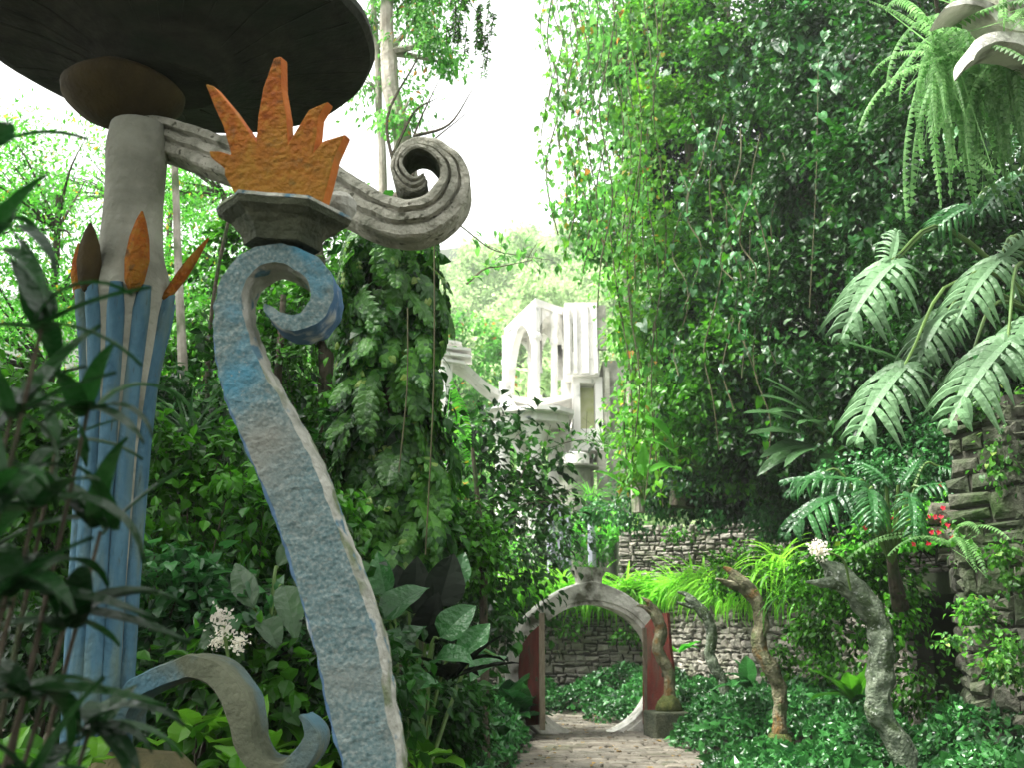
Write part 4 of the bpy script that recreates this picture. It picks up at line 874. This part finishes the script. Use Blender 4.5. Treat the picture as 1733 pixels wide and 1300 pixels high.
# giant philodendron, right
b=P(1800,560,9.6)
n1=(-.5,-.6,.8)
LV=[((1510,445,8.6),(1415,590,8.2),LOB[1],1.1,(-.3,-.8,.7)),((1508,440,8.6),(1520,385,8.9),LOB[0],1.25,(0,-1,.4)),
 ((1690,440,8.3),(1610,560,8.0),LOB[1],1.2,(-.3,-.8,.7)),((1700,435,8.3),(1760,385,8.4),LOB[0],1.2,(0,-1,.5)),
 ((1605,525,8.6),(1545,630,8.3),LOB[2],1.2,(-.3,-.8,.7)),
 ((1530,620,8.2),(1440,765,7.8),LOB[1],1.12,(-.3,-.8,.8)),
 ((1705,575,7.6),(1595,740,7.3),LOB[1],1.2,(-.3,-.8,.8)),
 ((1755,540,7.8),(1690,650,7.5),LOB[2],1.2,(-.1,-.8,.8)),((1745,600,7.6),(1800,700,7.4),LOB[0],1.2,(.1,-.8,.8)),((1600,560,8.9),(1540,540,8.9),LOB[0],1.2,(-.3,-.6,.9)),((1640,610,8.6),(1660,690,8.4),LOB[2],1.2,(-.1,-.9,.6))]
LV=[(a_,tuple(np.array(a_)+(np.array(b_)-np.array(a_))*.86),t_,s_,n_) for a_,b_,t_,s_,n_ in LV]
bigleaf_plant('giant_philodendron','giant philodendron with pale deeply cut drooping leaves at the right edge',b,LV,MT['L_aroidl'],stalkr=.016)
b=P(1790,330,9)
bigleaf_plant('split_leaf_vine','split-leaf vine with one broad pale slotted leaf below the ferns at the right edge',b,[((1725,295,8.5),(1660,360,8.2),LOB[0],1.25,(-.2,-.7,.9)),((1740,220,8.8),(1710,270,8.6),LOB[1],1.2,(-.1,-.9,.7)),((1640,350,9),(1575,395,8.9),LOB[2],1.1,(0,-.9,.6))],MT['L_aroid'],stalkr=.01)
# tree philodendron above the serpent pillar
b=P(1510,955,11.0)
LV=[((1440,835,10.7),(1310,925,10.2),LOB[1],1.05,(-.2,-.5,1)),((1450,815,10.8),(1305,820,10.6),LOB[0],1.05,(-.1,-.5,1)),((1500,815,10.8),(1440,780,11.1),LOB[1],1.2,(0,-.7,1)),
 ((1530,815,10.7),(1560,775,10.9),LOB[0],1.3,(0,-.8,1)),((1560,825,10.6),(1670,845,10.3),LOB[2],1.05,(.1,-.5,1)),((1470,830,10.5),(1480,905,10.0),LOB[2],1.1,(0,-1,.5)),
((1540,840,10.4),(1545,925,10.0),LOB[1],1.1,(0,-1,.5)),((1390,800,11.),(1320,850,10.9),LOB[0],1.05,(-.2,-.7,1)),((1590,790,11.2),(1640,810,11),LOB[0],1.05,(.2,-.7,1))]
LV=[(a_,tuple(np.array(a_)+(np.array(b_)-np.array(a_))*.85),t_,s_,n_) for a_,b_,t_,s_,n_ in LV]
bigleaf_plant('tree_philodendron','philodendron with a thick stem and arching cut leaves above the dark alcove',b,LV,MT['L_aroid'],stalkr=.016,trunk=([P(1525,1030,11.25),P(1515,985,11.1),P(1508,940,11.0)],.09,.05))
# hanging ferns under the capital
c=P(1640,70,7.9); g=G(); n=150
px_=rng.uniform(1560,1760,n); py_=rng.uniform(20,110,n)+np.abs(px_-1640)*.1; p=np.array([P(a,b_,7.6+rng.uniform(0,.7)) for a,b_ in zip(px_,py_)])
d=norm(np.stack([rng.normal(size=n)*.28-.12,rng.normal(size=n)*.2-.25,rng.uniform(-1.2,.15,n)],-1)); s=rng.uniform(.75,1.6,n)
FR=[t_fern(.035,b_,26,.2,.7) for b_ in (.5,.9,1.3)]
for k,t in enumerate(FR): g.inst(t,p[k::3],d[k::3],np.stack([-d[k::3][:,0],-d[k::3][:,1],np.full(len(d[k::3]),1.2)],-1),s[k::3])
one(g,'hanging_fern_clump',MT['L_fern'],'big clump of long narrow pale fern fronds hanging below the concrete petals','fern',c)
# single ferns by the alcove
rosette('sword_fern','fern with a few long drooping fronds at the top of the dark alcove','fern',P(1612,925,10.2),8,.95,[t_fern(.06,b_,24,.2,.65) for b_ in (1.3,1.7)],MT['L_fern'],el=(-.1,.9),az=(2.6,4.9))
b=P(1420,1010,12.2)
for i,(px,py,Y,lab) in enumerate(((1285,990,15.5,'strap-leaved clump above the rusty serpent pillar, arching out of the wall'),(1370,1010,13.2,'strap-leaved clump overhanging the wall between the two nearest serpent pillars'),(1330,960,14.5,'strap-leaved clump on the wall edge just below the tree philodendron'))):
    rosette('strap_leaf_clump',lab,'plant',P(px,py,Y),45,.75,[t_strap(.028,b_,7,.008) for b_ in (1.1,1.8,2.4)],MT['L_mid' if i%2 else 'L_grass'],group='strap-leaved clumps on the wall edge',spread=.14,el=(.0,1.1),az=(2.2,5.6))
g=G()
for (px,py,Y,r_,n) in ((1445,1040,12.1,(.6,.4,.45),1500),(1450,960,11.9,(.6,.4,.35),1800),(1580,1170,11.5,(.5,.3,.3),500),(1290,970,15.5,(.8,.4,.4),1500),(1500,1010,11.6,(.4,.3,.5),900)):
    p,o,c_=blob_pts(P(px,py,Y),r_,n,40,.3,.1,.6); cover(g,p,o,.075,[LEAF,LEAFW],.5)
one(g,'undergrowth',MT['L_mid'],'leafy growth trailing down the wall behind the nearest serpent pillar','undergrowth',P(1430,1100,12),kind='stuff')
g=G()
for (px,py,Y,r_,n) in ((1700,760,9.35,(.35,.12,.3),260),(1660,1080,9.6,(.35,.15,.35),420),(1720,960,9.2,(.3,.1,.3),300),(1640,930,9.9,(.2,.15,.4),200),(1715,1130,9.2,(.3,.15,.3),500),(1690,690,9.5,(.4,.25,.1),500)):
    p,o,c_=blob_pts(P(px,py,Y),r_,n,22,.4,.07,.9); cover(g,p,o,.055,[LEAFW,HEART],.6)
one(g,'creeper',MT['L_climb'],'small-leaved creeper in patches on the tall mossy corner wall','creeper',P(1700,760,9.35),kind='stuff')
g=G()
for (px,py,Y,r_,n) in ((1180,1060,23.3,(.6,.15,.3),260),(1250,1090,21.5,(.5,.2,.4),260),(1330,1130,17.5,(.3,.4,.4),350),(1400,1110,15.2,(.2,.5,.45),420),(1390,1170,15.6,(.25,.5,.3),300),(960,1060,23.7,(.5,.12,.25),150),(1060,1080,23.6,(.4,.12,.3),150),(880,1040,23.7,(.6,.12,.3),250),(1465,1150,14.4,(.2,.4,.5),350),(1150,905,25.4,(.4,.2,.2),120),(1290,930,23.5,(.5,.3,.3),260)):
    p,o,c_=blob_pts(P(px,py,Y),r_,n,30,.4,.1,.9); cover(g,p,o,.09,[LEAFW,HEART,LEAF],.7)
one(g,'creeper',MT['L_mid'],'leafy creeper in patches on the face of the low rubble wall behind the pillars','creeper',P(1250,1090,21.5),kind='stuff')
# impatiens-like red flowers
shr=shrub('flowering_bush','small bush dotted with pink-red flowers beside the tree philodendron stem','bush',P(1560,930,11.6),(.75,.4,.4),3200,.07,[LEAF,LEAFW],MT['L_lime'],h=.12,clr=.1)
def flowers(name,lab,pts,mat,size=.035,parent=None):
    g=G()
    for p in pts:
        for k in range(5):
            a=2*math.pi*k/5+random.random(); d=np.array([math.cos(a),-.3,math.sin(a)]); g.inst(LEAFW,p,d,[0,-1,.2],size)
    return g.build(name,mat,parent)
fp=[P(random.gauss(1560,45),random.gauss(880,28),11.1) for _ in range(22)]; flowers('flower',None,fp,MT['petalr'],.034,shr)
def panicle(label,px,py,Y,r,n,base,lab2='white_flower'):
    c=P(px,py,Y); t=empty('flowering_plant',base,label,'flower'); g=G()
    for dx,dy,rr in r:
        cc=P(px+dx,py+dy,Y); q=cc+rng.normal(size=(n,3))*rr*.45; d=rdir(n); g.inst(LEAFW,q,d,rdir(n),rr*.42)
    g.build('blossom',MT['petal'],t); g=G(); tube(g,spline([np.array(base),(np.array(base)+c)/2+[.08,0,0.1],c],5),.012,5)
    bb=np.array(base)
    g.build('stalk',MT['stem'],t); return t
b=P(385,1250,6.6);b[2]=.2
panicle('cream-white flower clusters in three puffs between the blue rods and the S-shaped column',378,1060,6.6,[(-5,-14,.07),(0,12,.07),(28,26,.065),(-12,28,.045)],80,b)
b=P(1440,1000,9.9); panicle('single cream-white flower head above the nearest serpent pillar',1386,932,9.7,[(0,0,.085),(-5,-6,.07)],110,b)
# scattered leaves / broad plants on the right ground
for (px,py,Y,n,lab,mt) in ((1270,1150,14.6,6,'small broad-leaved plant in the ivy between the two middle serpent pillars','L_aroid'),(1440,1175,11.6,6,'broad-leaved seedling left of the nearest serpent pillar','L_mid'),(1150,1090,18.5,5,'upright lime-leaved plant behind the brown serpent pillar','L_lime')):
    rosette('broad_leaf_plant',lab,'plant',P(px,py+15,Y),n,.5,OV,MT[mt],el=(.3,1.2),az=(2.4,5.4))

# ---- leaf-clad trunk, centre left
b=P(660,1350,9.4); b[2]=.1; top=P(668,400,9.4)
t=empty('leaf_clad_trunk',b,'thick tree trunk completely clad in drooping notched climber leaves','tree')
g=G(); S=spline([b,b*.5+top*.5,top,P(676,340,9.5)],8); tube(g,S,np.interp(np.arange(len(S)),[0,16,24],[.3,.24,.1]),12,jitter=.05,jf=2); 
g.build('trunk',MT['bark'],t)
g=G(); n=780; py=rng.uniform(385,1010,n)**1.0; wdt=np.interp(py,[380,450,600,760,900,1010],[72,84,74,74,78,50])
a=rng.uniform(-math.pi,math.pi,n); pts=[];dd=[];nn=[]
for i in range(n):
    cx=np.interp(py[i],[380,700,1010],[665,665,680]); c=P(cx,py[i],9.4); r_=wdt[i]*m_per_px(660,700,9.4)*(.55+.55*rng.random())*(1+.15*math.sin(py[i]/38+a[i]*2)); o=np.array([math.cos(a[i]),math.sin(a[i]),0])
    pts.append(c+o*r_); dd.append(norm(o*.55+np.array([0,0,-1.])+rng.normal(size=3)*.28)); nn.append(norm(o*1.+np.array([0,0,.55])+rng.normal(size=3)*.25))
pts=np.array(pts);dd=np.array(dd);nn=np.array(nn); s=rng.uniform(.28,.56,n)*np.interp(py,[380,1000],[.85,1.1])
for k,tt in enumerate(PINN): g.inst(tt,pts[k::3],dd[k::3],nn[k::3],s[k::3])
g.build('climber_leaves',MT['L_climb'],t)
g=G(); p,o,c_=blob_pts(P(665,600,9.4),(.30,.32,1.5),4000,90,.3,.12); cover(g,p,o,.13,[LEAFW,HEART],.9); p,o,c_=blob_pts(P(680,860,9.4),(.33,.32,.9),2200,60,.3,.12); cover(g,p,o,.13,[LEAFW,HEART],.9); g.build('inner_foliage',MT['L_dark'],t)
# pale trunks with epiphytes above
for lab,pts,r_,bl,n in (('pale tree trunk with mossy epiphytes and bare reddish twigs behind the scroll arm',[(700,500,14),(690,300,14),(660,120,14),(650,-80,14)],.24,[(720,60,14,.55,.5,1.1),(690,200,14,.35,.3,.7),(700,-20,14,1.0,.8,.5)],4200),
   ('thinner pale trunk left of the epiphyte-covered one',[(650,520,15),(648,300,15),(640,150,15),(628,-80,15)],.10,[(640,30,15,.5,.4,.6),(620,150,15,.2,.2,.5)],900)):
    b=P(*pts[0]); b[2]=0
    veg_tree('pale_tree',lab,b,[P(*q) for q in pts[0:]],r_,[(P(*q[:3]),q[3:]) for q in bl],n,.10,[LEAFN,LEAF],MT['L_light'],MT['barkp'],ncl=70,clr=.14,shell=.5,droop=.9,limbs=8)
g=G()
for a in ([(680,330),(700,230),(745,130)],[(672,300),(655,200),(700,110),(720,70)],[(690,340),(712,260),(790,190)],[(665,260),(700,190),(740,165)],[(700,230),(760,210),(800,150)]):
    tube(g,spline([P(q[0],q[1],13.6) for q in a],5),np.linspace(.03,.006,len(a)*5-4),5)
one(g,'bare_branch',MT['bark'],'bare reddish-brown twiggy branch in front of the pale trunk above the scroll','branch',P(680,335,13.6))
# drooping conifer-like branch in the sky gap
g=G(); gs=G()
for k in range(26):
    a=P(790+random.gauss(0,22),random.uniform(-70,60),12); L=random.uniform(.3,.75); tube(gs,[a,a+[0,0,-L*.5],a+[random.gauss(0,.05),0,-L]],.006,4)
    m=60; u=rng.uniform(0,1,m); p=a+np.array([0,0,-1])*u[:,None]*L; d=norm(rng.normal(size=(m,3))*[1,1,.3]+[0,0,-.7]); g.inst(LEAFN,p,d,rdir(m),.07)
t=empty('drooping_branch',P(790,-80,12),'dark feathery branch drooping into the bright sky gap','branch'); g.build('foliage',MT['L_mid'],t); gs.build('twig',MT['bark'],t)
# leaf sprays in the gap
def spray(lab,pts,Y,n,size,mat,wood='vine',name='leafy_branch',w=.12):
    t=empty(name,P(*pts[0],Y),lab,'branch'); S=spline([P(*q,Y+.2*math.sin(i)) for i,q in enumerate(pts)],6); g=G(); tube(g,S,np.linspace(.014,.004,len(S)),4)
    gf=G(); i=rng.integers(0,len(S),n); p=S[i]; 
    tw=rdir(max(4,n//9))*w*2.2; kk=rng.integers(0,len(tw),n); q=p+tw[kk]*rng.uniform(0,1,n)[:,None]*[1,1,.7]
    for j in range(len(tw)): 
        ii=rng.integers(0,len(S)); tube(g,[S[ii],S[ii]+tw[j]*.5+[0,0,.02],S[ii]+tw[j]],.004,4)
    gf.inst(LEAF,q,norm(tw[kk]+rng.normal(size=(n,3))*.12+[0,0,-.08]),[0,-.5,1],size*rng.uniform(.7,1.2,n)); g.build('twig',MT[wood],t); gf.build('leaves',mat,t)
spray('thin twig with small oval leaves crossing the bright gap',[(690,330),(770,375),(830,420),(880,432),(935,440)],12,60,.13,MT['L_light'])
spray('short leafy twig just above the far tower',[(790,480),(820,455),(850,450),(900,440)],11,34,.14,MT['L_light'])
spray('dark small-leaved branch across the foot of the far tower',[(870,850),(890,790),(930,760),(985,745),(1020,760)],17,120,.15,MT['L_mid'],'bark',w=.22)
spray('lower dark branch in front of the far columns',[(820,930),(850,870),(920,850),(990,870)],16.5,170,.15,MT['L_mid'],'bark',w=.32)
g=G(); g.inst(FERN[1],P(765,640,12),P(825,790,12)-P(765,640,12),[.8,-.4,.5],1.25); g.inst(t_fern(.16,.6,24),P(770,660,12),P(818,770,12)-P(770,660,12),[.6,-.6,.5],.95)
one(g,'palm_frond',MT['L_lime'],'single lime palm frond hanging between the leaf-clad trunk and the far ramp','frond',P(765,640,12))
# elephant-ear clump below the trunk
b=P(690,1200,8.0); b[2]=.15
E=EAR
LV=[((655,1010,7.8),(640,940,7.9),E[0],1.25,(-.5,-1,.3)),((650,1050,7.6),(720,1000,7.7),E[1],1.1,(-.3,-.8,.6)),((640,1120,7.4),(715,1065,7.5),E[0],1.1,(-.3,-.8,.6)),((670,1180,7.3),(735,1160,7.2),E[2],1.1,(0,-.6,.9)),
((745,1080,7.9),(800,1030,8),E[1],1.2,(.2,-.9,.5)),((780,1110,8),(825,1060,8.1),E[0],1.1,(.4,-.8,.5)),((690,1090,7.8),(650,1140,7.6),E[1],1.1,(0,-.7,.8)),((770,990,8.4),(785,940,8.5),E[0],1.1,(.3,-1,.2)),((730,1130,7.7),(790,1120,7.5),E[2],1.1,(.1,-.6,.9)),((840,1110,8.6),(800,1150,8.3),E[1],1.2,(.1,-.6,.9))]
bigleaf_plant('elephant_ear_clump','clump of large blue-green elephant-ear leaves right of the S-shaped column',b,LV,MT['L_aroid'],stalkr=.012)
LV=[((700,1040,8.2),(705,950,8.3),EAR[0],1.15,(.1,-1,.3)),((740,1030,8.2),(765,945,8.4),EAR[0],1.1,(.3,-1,.3)),((720,1090,8.1),(740,1010,8.1),EAR[1],1.1,(0,-1,.5)),((680,1000,8.4),(672,960,8.5),EAR[0],1.2,(0,-1,.3))]
bigleaf_plant('dark_leaf_plant','near-black broad-leaved plant standing behind the elephant-ear leaves',P(715,1180,8.3)*[1,1,0]+[0,0,.2],LV,MT['L_maroon'])
rosette('cordyline','small purple-tinged cordyline at the foot of the elephant-ear clump','plant',P(760,1150,7.9),14,.4,OV,MT['L_maroon'],el=(.2,1.3))
# small dark tree right of the trunk
b=P(822,1200,12.5);b[2]=.1
veg_tree('small_tree','slender small tree with a dark stem just left of the far tower',b,[P(818,1000,12.5),P(812,880,12.5),P(800,760,12.5)],.06,[(P(775,890,12.5),(.3,.35,.35)),(P(810,900,12.8),(.2,.3,.2)),(P(785,950,12.4),(.3,.3,.4))],1900,.10,[LEAF,LEAFW],MT['L_mid'],MT['bark'],ncl=60,clr=.14)
# left undergrowth: shrubs of many kinds
SH=[(300,880,8.2,(.9,.5,.9),'L_mid','leafy shrub in the shade right behind the blue rods',2600,.10),(430,900,9,(1.0,.6,1.0),'L_mid','leafy shrub seen left of the blue stem at mid height',3000,.10),
(300,1080,7.4,(.8,.5,.6),'L_cover','low shrub with heart-shaped leaves beside the blue rods',1700,.10),(480,1010,8,(.8,.5,.7),'L_dark','dark shrub directly behind the bend of the blue stem',1700,.12),
(560,620,11.5,(1.1,.7,1.5),'L_mid','tall shrub between the blue scroll and the leaf-clad trunk',5000,.11),(470,700,11,(1.2,.7,1.2),'L_mid','tall shrub seen through the loop of the blue scroll',4200,.10),(380,560,13,(1.5,.8,1.6),'L_mid','tall shrub left of the blue stem, half way up',5500,.11),
(330,760,10,(1.2,.7,1.0),'L_dark','dark shrub right of the blue rods at mid height',3200,.11),(560,880,10,(.8,.6,1.0),'L_dark','dark shrub between the blue stem and the leaf-clad trunk',2400,.12),
(60,900,8.5,(1.0,.6,1.2),'L_mid','shaded shrub at the left edge behind the foreground plant',3200,.11),(30,800,10,(1.0,.8,.8),'L_mid','tall shrub at the left edge behind the mushroom column',4200,.12),(40,1150,7.2,(.9,.5,.7),'L_dark','low dark shrub in the bottom left corner',2200,.09),(560,1180,7.2,(.6,.4,.5),'L_dark','low dark shrub behind the foot of the blue stem',1500,.1),(730,1230,9.6,(.4,.4,.5),'L_dark','low dark shrub at the foot of the elephant ears',1800,.1),(220,780,11.5,(1.3,.8,.8),'L_mid','shrub far behind the mushroom shaft',3000,.12),(420,1200,7.,(.7,.4,.5),'L_mid','leafy low shrub under the curling tail scroll',900,.13)]
for px,py,Y,r_,mt,lab,n,sz in SH:
    c=P(px,py,Y); b=c.copy(); b[2]=0; p,o,cen=blob_pts(c,r_,n,46,.35,.13,.7,.02)
    t=empty('shrub',b,lab,'shrub'); g=G(); cover(g,p,o,sz,[LEAF,LEAFW] if mt!='L_cover' else [HEART,LEAFW],.5); g.build('foliage',MT[mt],t)
    g=G(); twigs(g,b,cen,16,.022); g.build('stem',MT['bark'],t)
rosette('strap_leaf_plant','strap-leaved plant arching in the undergrowth between the blue rods and the blue stem','plant',P(322,745,8.8),26,.62,STRAP,MT['L_paddle'],el=(.3,1.4))
rosette('bird_nest_fern','small strap-leaved plant low in the shade right of the blue rods','plant',P(300,700,9.4),16,.5,STRAP,MT['L_aroid'],el=(.3,1.4))
LV=[((430,1030,7),(400,960,7.2),OV[0],1.2,(0,-1,.4)),((445,1050,6.9),(470,1100,6.8),EAR[1],1.2,(.2,-.8,.7)),((480,990,7.1),(500,1080,6.9),OV[1],1.1,(.2,-1,.5)),((420,1010,7.2),(350,1020,7.2),EAR[0],1.1,(-.3,-.8,.8)),((470,960,7.3),(510,900,7.4),OV[0],1.1,(0,-1,.3)),((390,1060,7.),(340,1110,6.9),EAR[1],1.1,(-.3,-.8,.8))]
bigleaf_plant('broad_leaf_plant','broad-leaved plant behind the cream flowers with a few large dull leaves',P(440,1200,7.1)*[1,1,0]+[0,0,.2],LV,MT['L_paddle'])
for px,py,Y,lab in ((70,1290,5.4,'heart-leaved plant at the left foot of the pedestal'),(330,1250,6.4,'bright green heart-leaved plant under the tail scroll, nearest the pedestal'),(420,1290,6.2,'heart-leaved plant under the tail scroll by the bottom edge'),(520,1290,6.8,'pale green leafy plant right of the tail scroll tip'),(700,1290,7.6,'light green leafy plant by the foot of the blue stem')):
    rosette('heart_leaf_plant',lab,'plant',P(px,py,Y),16,.24,EAR,MT['L_limed'],group='heart-leaved plants along the bottom edge',el=(.0,1.3),spread=.12)
# slim trunks on the left
for lab,pts,r_ in (('slim pale-green trunk right of the mushroom shaft',[(312,800,10),(308,600,10),(300,400,10.2),(292,180,10.4)],.05),('dark slanting trunk between the blue scroll and the leaf-clad trunk',[(540,1000,11),(545,760,11),(552,560,11),(520,300,11.3)],.10),('thin slanting branch-like trunk behind the crown and the shaft',[(345,800,11),(355,560,11),(385,380,11),(440,220,11.2)],.025),('dark thin trunk deep in the undergrowth behind the blue stem',[(500,950,10.5),(470,700,10.5),(480,500,10.6)],.05)):
    b=P(*pts[0]);b[2]=0; g=G(); S=spline([b]+[P(*q) for q in pts],6); tube(g,S,np.linspace(r_*1.2,r_*.7,len(S)),8,jitter=r_*.2,jf=3); one(g,'slim_trunk',MT['barkp'] if 'pale' in lab else MT['bark'],lab,'tree trunk',b)
# airy light-green trees upper left, sky showing through
for lab,pp,bl,n,mt,sz in (('airy fine-leaved tree with sky showing through, left of the mushroom shaft',(60,1100,16),[(20,330,16,2.4,1.5,1.5),(120,480,16,2.2,1.4,1.2),(-60,560,15,1.6,1.2,1.4)],17000,'L_lime',.09),
  ('airy light-green tree between the mushroom shaft and the orange crown',(340,1100,18),[(330,420,18,2.0,1.4,1.2),(300,300,18,1.6,1.2,.7),(420,560,17,1.8,1.2,1.3),(230,560,18,1.8,1.2,1.3)],16000,'L_lime',.09),
  ('taller feathery tree beyond the mushroom roof',(160,1100,26),[(90,300,26,3.5,2,1.6),(330,330,27,3,2,1.4),(500,500,25,3,2,3),(150,520,26,4,2,2.4)],15000,'L_light',.13),
  ('broad background tree closing the view low on the left',(250,1150,20),[(100,760,20,3,1.5,1.4),(380,720,20,3.2,1.5,1.8),(560,760,19,2.,1.5,2),(620,500,22,1.6,1.2,2.6)],16000,'L_mid',.14)):
    b=P(*pp);b[2]=0
    veg_tree('background_tree',lab,b,[P(pp[0]+20,700,pp[2]),P(pp[0]+40,330,pp[2])],.12,[(P(*q[:3]),q[3:]) for q in bl],n,sz,[LEAFN,LEAF],MT[mt],MT['bark'],ncl=240,clr=.28,shell=.5,droop=.2,front=2,limbs=44,spread=1.1)
# dense mass at the back on the left so no empty ground shows
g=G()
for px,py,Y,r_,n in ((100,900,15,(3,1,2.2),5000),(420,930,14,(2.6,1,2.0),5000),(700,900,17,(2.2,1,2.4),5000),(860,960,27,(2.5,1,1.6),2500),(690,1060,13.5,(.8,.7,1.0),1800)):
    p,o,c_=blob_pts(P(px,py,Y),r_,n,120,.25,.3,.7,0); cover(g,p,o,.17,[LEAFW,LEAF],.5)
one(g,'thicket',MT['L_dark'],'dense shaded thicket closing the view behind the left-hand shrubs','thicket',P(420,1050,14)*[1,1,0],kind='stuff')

# ---- far wooded slope: individual crowns, copies
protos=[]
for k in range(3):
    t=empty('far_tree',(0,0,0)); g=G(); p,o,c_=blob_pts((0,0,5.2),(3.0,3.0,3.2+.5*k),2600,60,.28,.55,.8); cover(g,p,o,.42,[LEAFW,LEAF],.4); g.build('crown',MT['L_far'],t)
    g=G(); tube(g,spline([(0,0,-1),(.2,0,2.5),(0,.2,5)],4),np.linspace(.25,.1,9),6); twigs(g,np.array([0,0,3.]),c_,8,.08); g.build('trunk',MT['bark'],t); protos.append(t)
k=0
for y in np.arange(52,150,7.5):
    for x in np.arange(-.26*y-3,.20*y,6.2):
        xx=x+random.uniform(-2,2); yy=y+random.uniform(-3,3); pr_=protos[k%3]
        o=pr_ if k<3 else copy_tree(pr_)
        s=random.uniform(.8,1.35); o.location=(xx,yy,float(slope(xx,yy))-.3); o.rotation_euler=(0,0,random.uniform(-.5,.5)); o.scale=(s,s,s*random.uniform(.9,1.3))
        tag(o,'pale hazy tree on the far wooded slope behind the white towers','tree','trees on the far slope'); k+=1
# thicket round the far towers
for px,py,Y,r_,n,lab in ((765,800,38,(1.1,1.5,1.8),3000,'bright bushy tree left of the far columns'),(860,950,31,(1.2,1,.45),1000,'bush at the foot of the far columns'),(1010,900,30,(1.0,1,.6),1300,'bush below the panel tower'),(900,800,42,(3,1.5,2.4),2600,'leafy tree seen between the far columns'),(770,640,44,(2.5,1.5,3),3000,'leafy tree behind the curved ramp')):
    c=P(px,py,Y);b=c.copy();b[2]=-1.
    veg_tree('bushy_tree',lab,b,[c*.6+b*.4,c],.12,[(c,r_)],n,.17 if Y<36 else .26,[LEAFW,LEAF],MT['L_light' if Y>36 else 'L_lime'],MT['bark'],ncl=60,clr=.32,limbs=10)
rosette('yucca','spiky yucca rosette in front of the panel tower','plant',P(1000,850,27),40,.95,GRASS,MT['L_lime'],el=(.1,1.4))
rosette('yucca','spiky rosette rising above the grass, right of the grey-violet posts','plant',P(1020,750,28),36,.8,GRASS,MT['L_mid'],el=(.1,1.4))

# ---- dark foreground plant, left
SFG=[t_strap(.12,b,8,.03) for b in (.4,.9,1.4,1.9)]
W=[(72,545,1.9,9,.30),(20,700,1.9,8,.32),(150,690,2.1,8,.30),(60,860,2.0,8,.32),(170,900,2.2,7,.30),(10,1010,1.9,8,.34),(110,1060,2.1,9,.32),(40,1180,2.0,8,.32),(150,1240,2.2,8,.3),(-30,420,1.9,7,.34),(-20,260,1.9,5,.34),(60,1330,2.0,8,.3),(-10,840,1.8,7,.3),(95,760,2.2,7,.28)]
for j,(lab,idx) in enumerate((('dark strap-leaved plant nearest the viewer, its top whorl before the blue rods',(0,1,5,7,12)),('second dark foreground stem with long blurred leaves crossing the blue rods',(2,4,8,13)),('low dark foreground stem with dense leaves in the bottom left corner',(3,6,11)),('dark foreground stem at the far left edge with leaves reaching in under the roof',(9,10)))):
    c0=P(*W[idx[0]][:3]); b=c0.copy(); b[0]-=.15; b[2]=0; t=empty('foreground_plant',b,lab,'plant'); gl=G();gs=G()
    for i in idx:
        px,py,Y,n,L=W[i]; c=P(px,py,Y); tube(gs,spline([b+[0,0,.0],b*.5+c*.5+[-.04,0,0],c],5),np.linspace(.009,.004,11),6)
        a=rng.uniform(0,2*math.pi,n)+np.arange(n)*2.4; e=rng.uniform(-.1,1.25,n); d=np.stack([np.cos(a)*np.cos(e),np.sin(a)*np.cos(e)*.7,np.sin(e)],-1)
        for q in range(n): gl.inst(SFG[rng.integers(0,4)],c+rng.normal(size=3)*.01,d[q],[0,-.3,1],L*rng.uniform(.55,.85))
    gl.build('leaves',MT['L_fg'],t,smooth=True); gs.build('stem',MT['bark'],t)
# trees standing beside and behind the viewer, above and left of the frame: they shade the foreground
for k,(x,y,z,r_,lab) in enumerate(((-4.5,2.5,7.8,(3.2,3.2,1.2),'tall shade tree standing left of the viewer'),(-7.5,8,9.5,(3,3.5,1.8),'tall shade tree beyond the left edge, beside the mushroom column'),(1.5,-4,7,(4,3,2),'tall shade tree behind the viewer'))):
    veg_tree('shade_tree',lab,(x-1.2,y-.5,0),[(x-1,y,z*.5),(x,y,z)],.25,[((x,y,z),r_)],5000,.3,[LEAFW,LEAF],MT['L_dark'],MT['bark'],ncl=120,clr=.45,front=2,limbs=14)
rosette('broad_leaf_plant','broad-leaved plant crowding the left foot of the round gate','plant',P(852,1215,16.9),34,.62,EAR,MT['L_aroid'],el=(.3,1.4),spread=.16)
# leaf litter on the path
g=G(); n=120; yy=rng.uniform(8,22,n); cx,hw=pathx(yy); xx=cx+hw*rng.uniform(-1,1,n)
g.inst(LEAFW,np.stack([xx,yy,np.full(n,.05)],-1),norm(rng.normal(size=(n,3))*[1,1,.1]),[0,0,1],rng.uniform(.05,.1,n)); MT['litter']=leafmat('dead_leaf',(.12,.07,.02),(.3,.2,.06),.2,.7)
one(g,'leaf_litter',MT['litter'],'scattered dead leaves on the stone path','leaf litter',(1,14,0),kind='stuff')
# ---- haze
g=G(); box(g,(-240,-50,-6),(240,285,130)); hz_=g.build('haze',[],None); 
m=bpy.data.materials.new('haze_air'); m.use_nodes=True; t=m.node_tree; t.nodes.remove(t.nodes['Principled BSDF']); pv=t.nodes.new('ShaderNodeVolumePrincipled'); pv.inputs['Color'].default_value=(.93,.97,.95,1); pv.inputs['Density'].default_value=.0008; pv.inputs['Anisotropy'].default_value=.3
t.links.new(pv.outputs[0],t.nodes['Material Output'].inputs['Volume']); hz_.data.materials.append(m); tag(hz_,'pale humid haze filling the valley air','haze',kind='stuff')
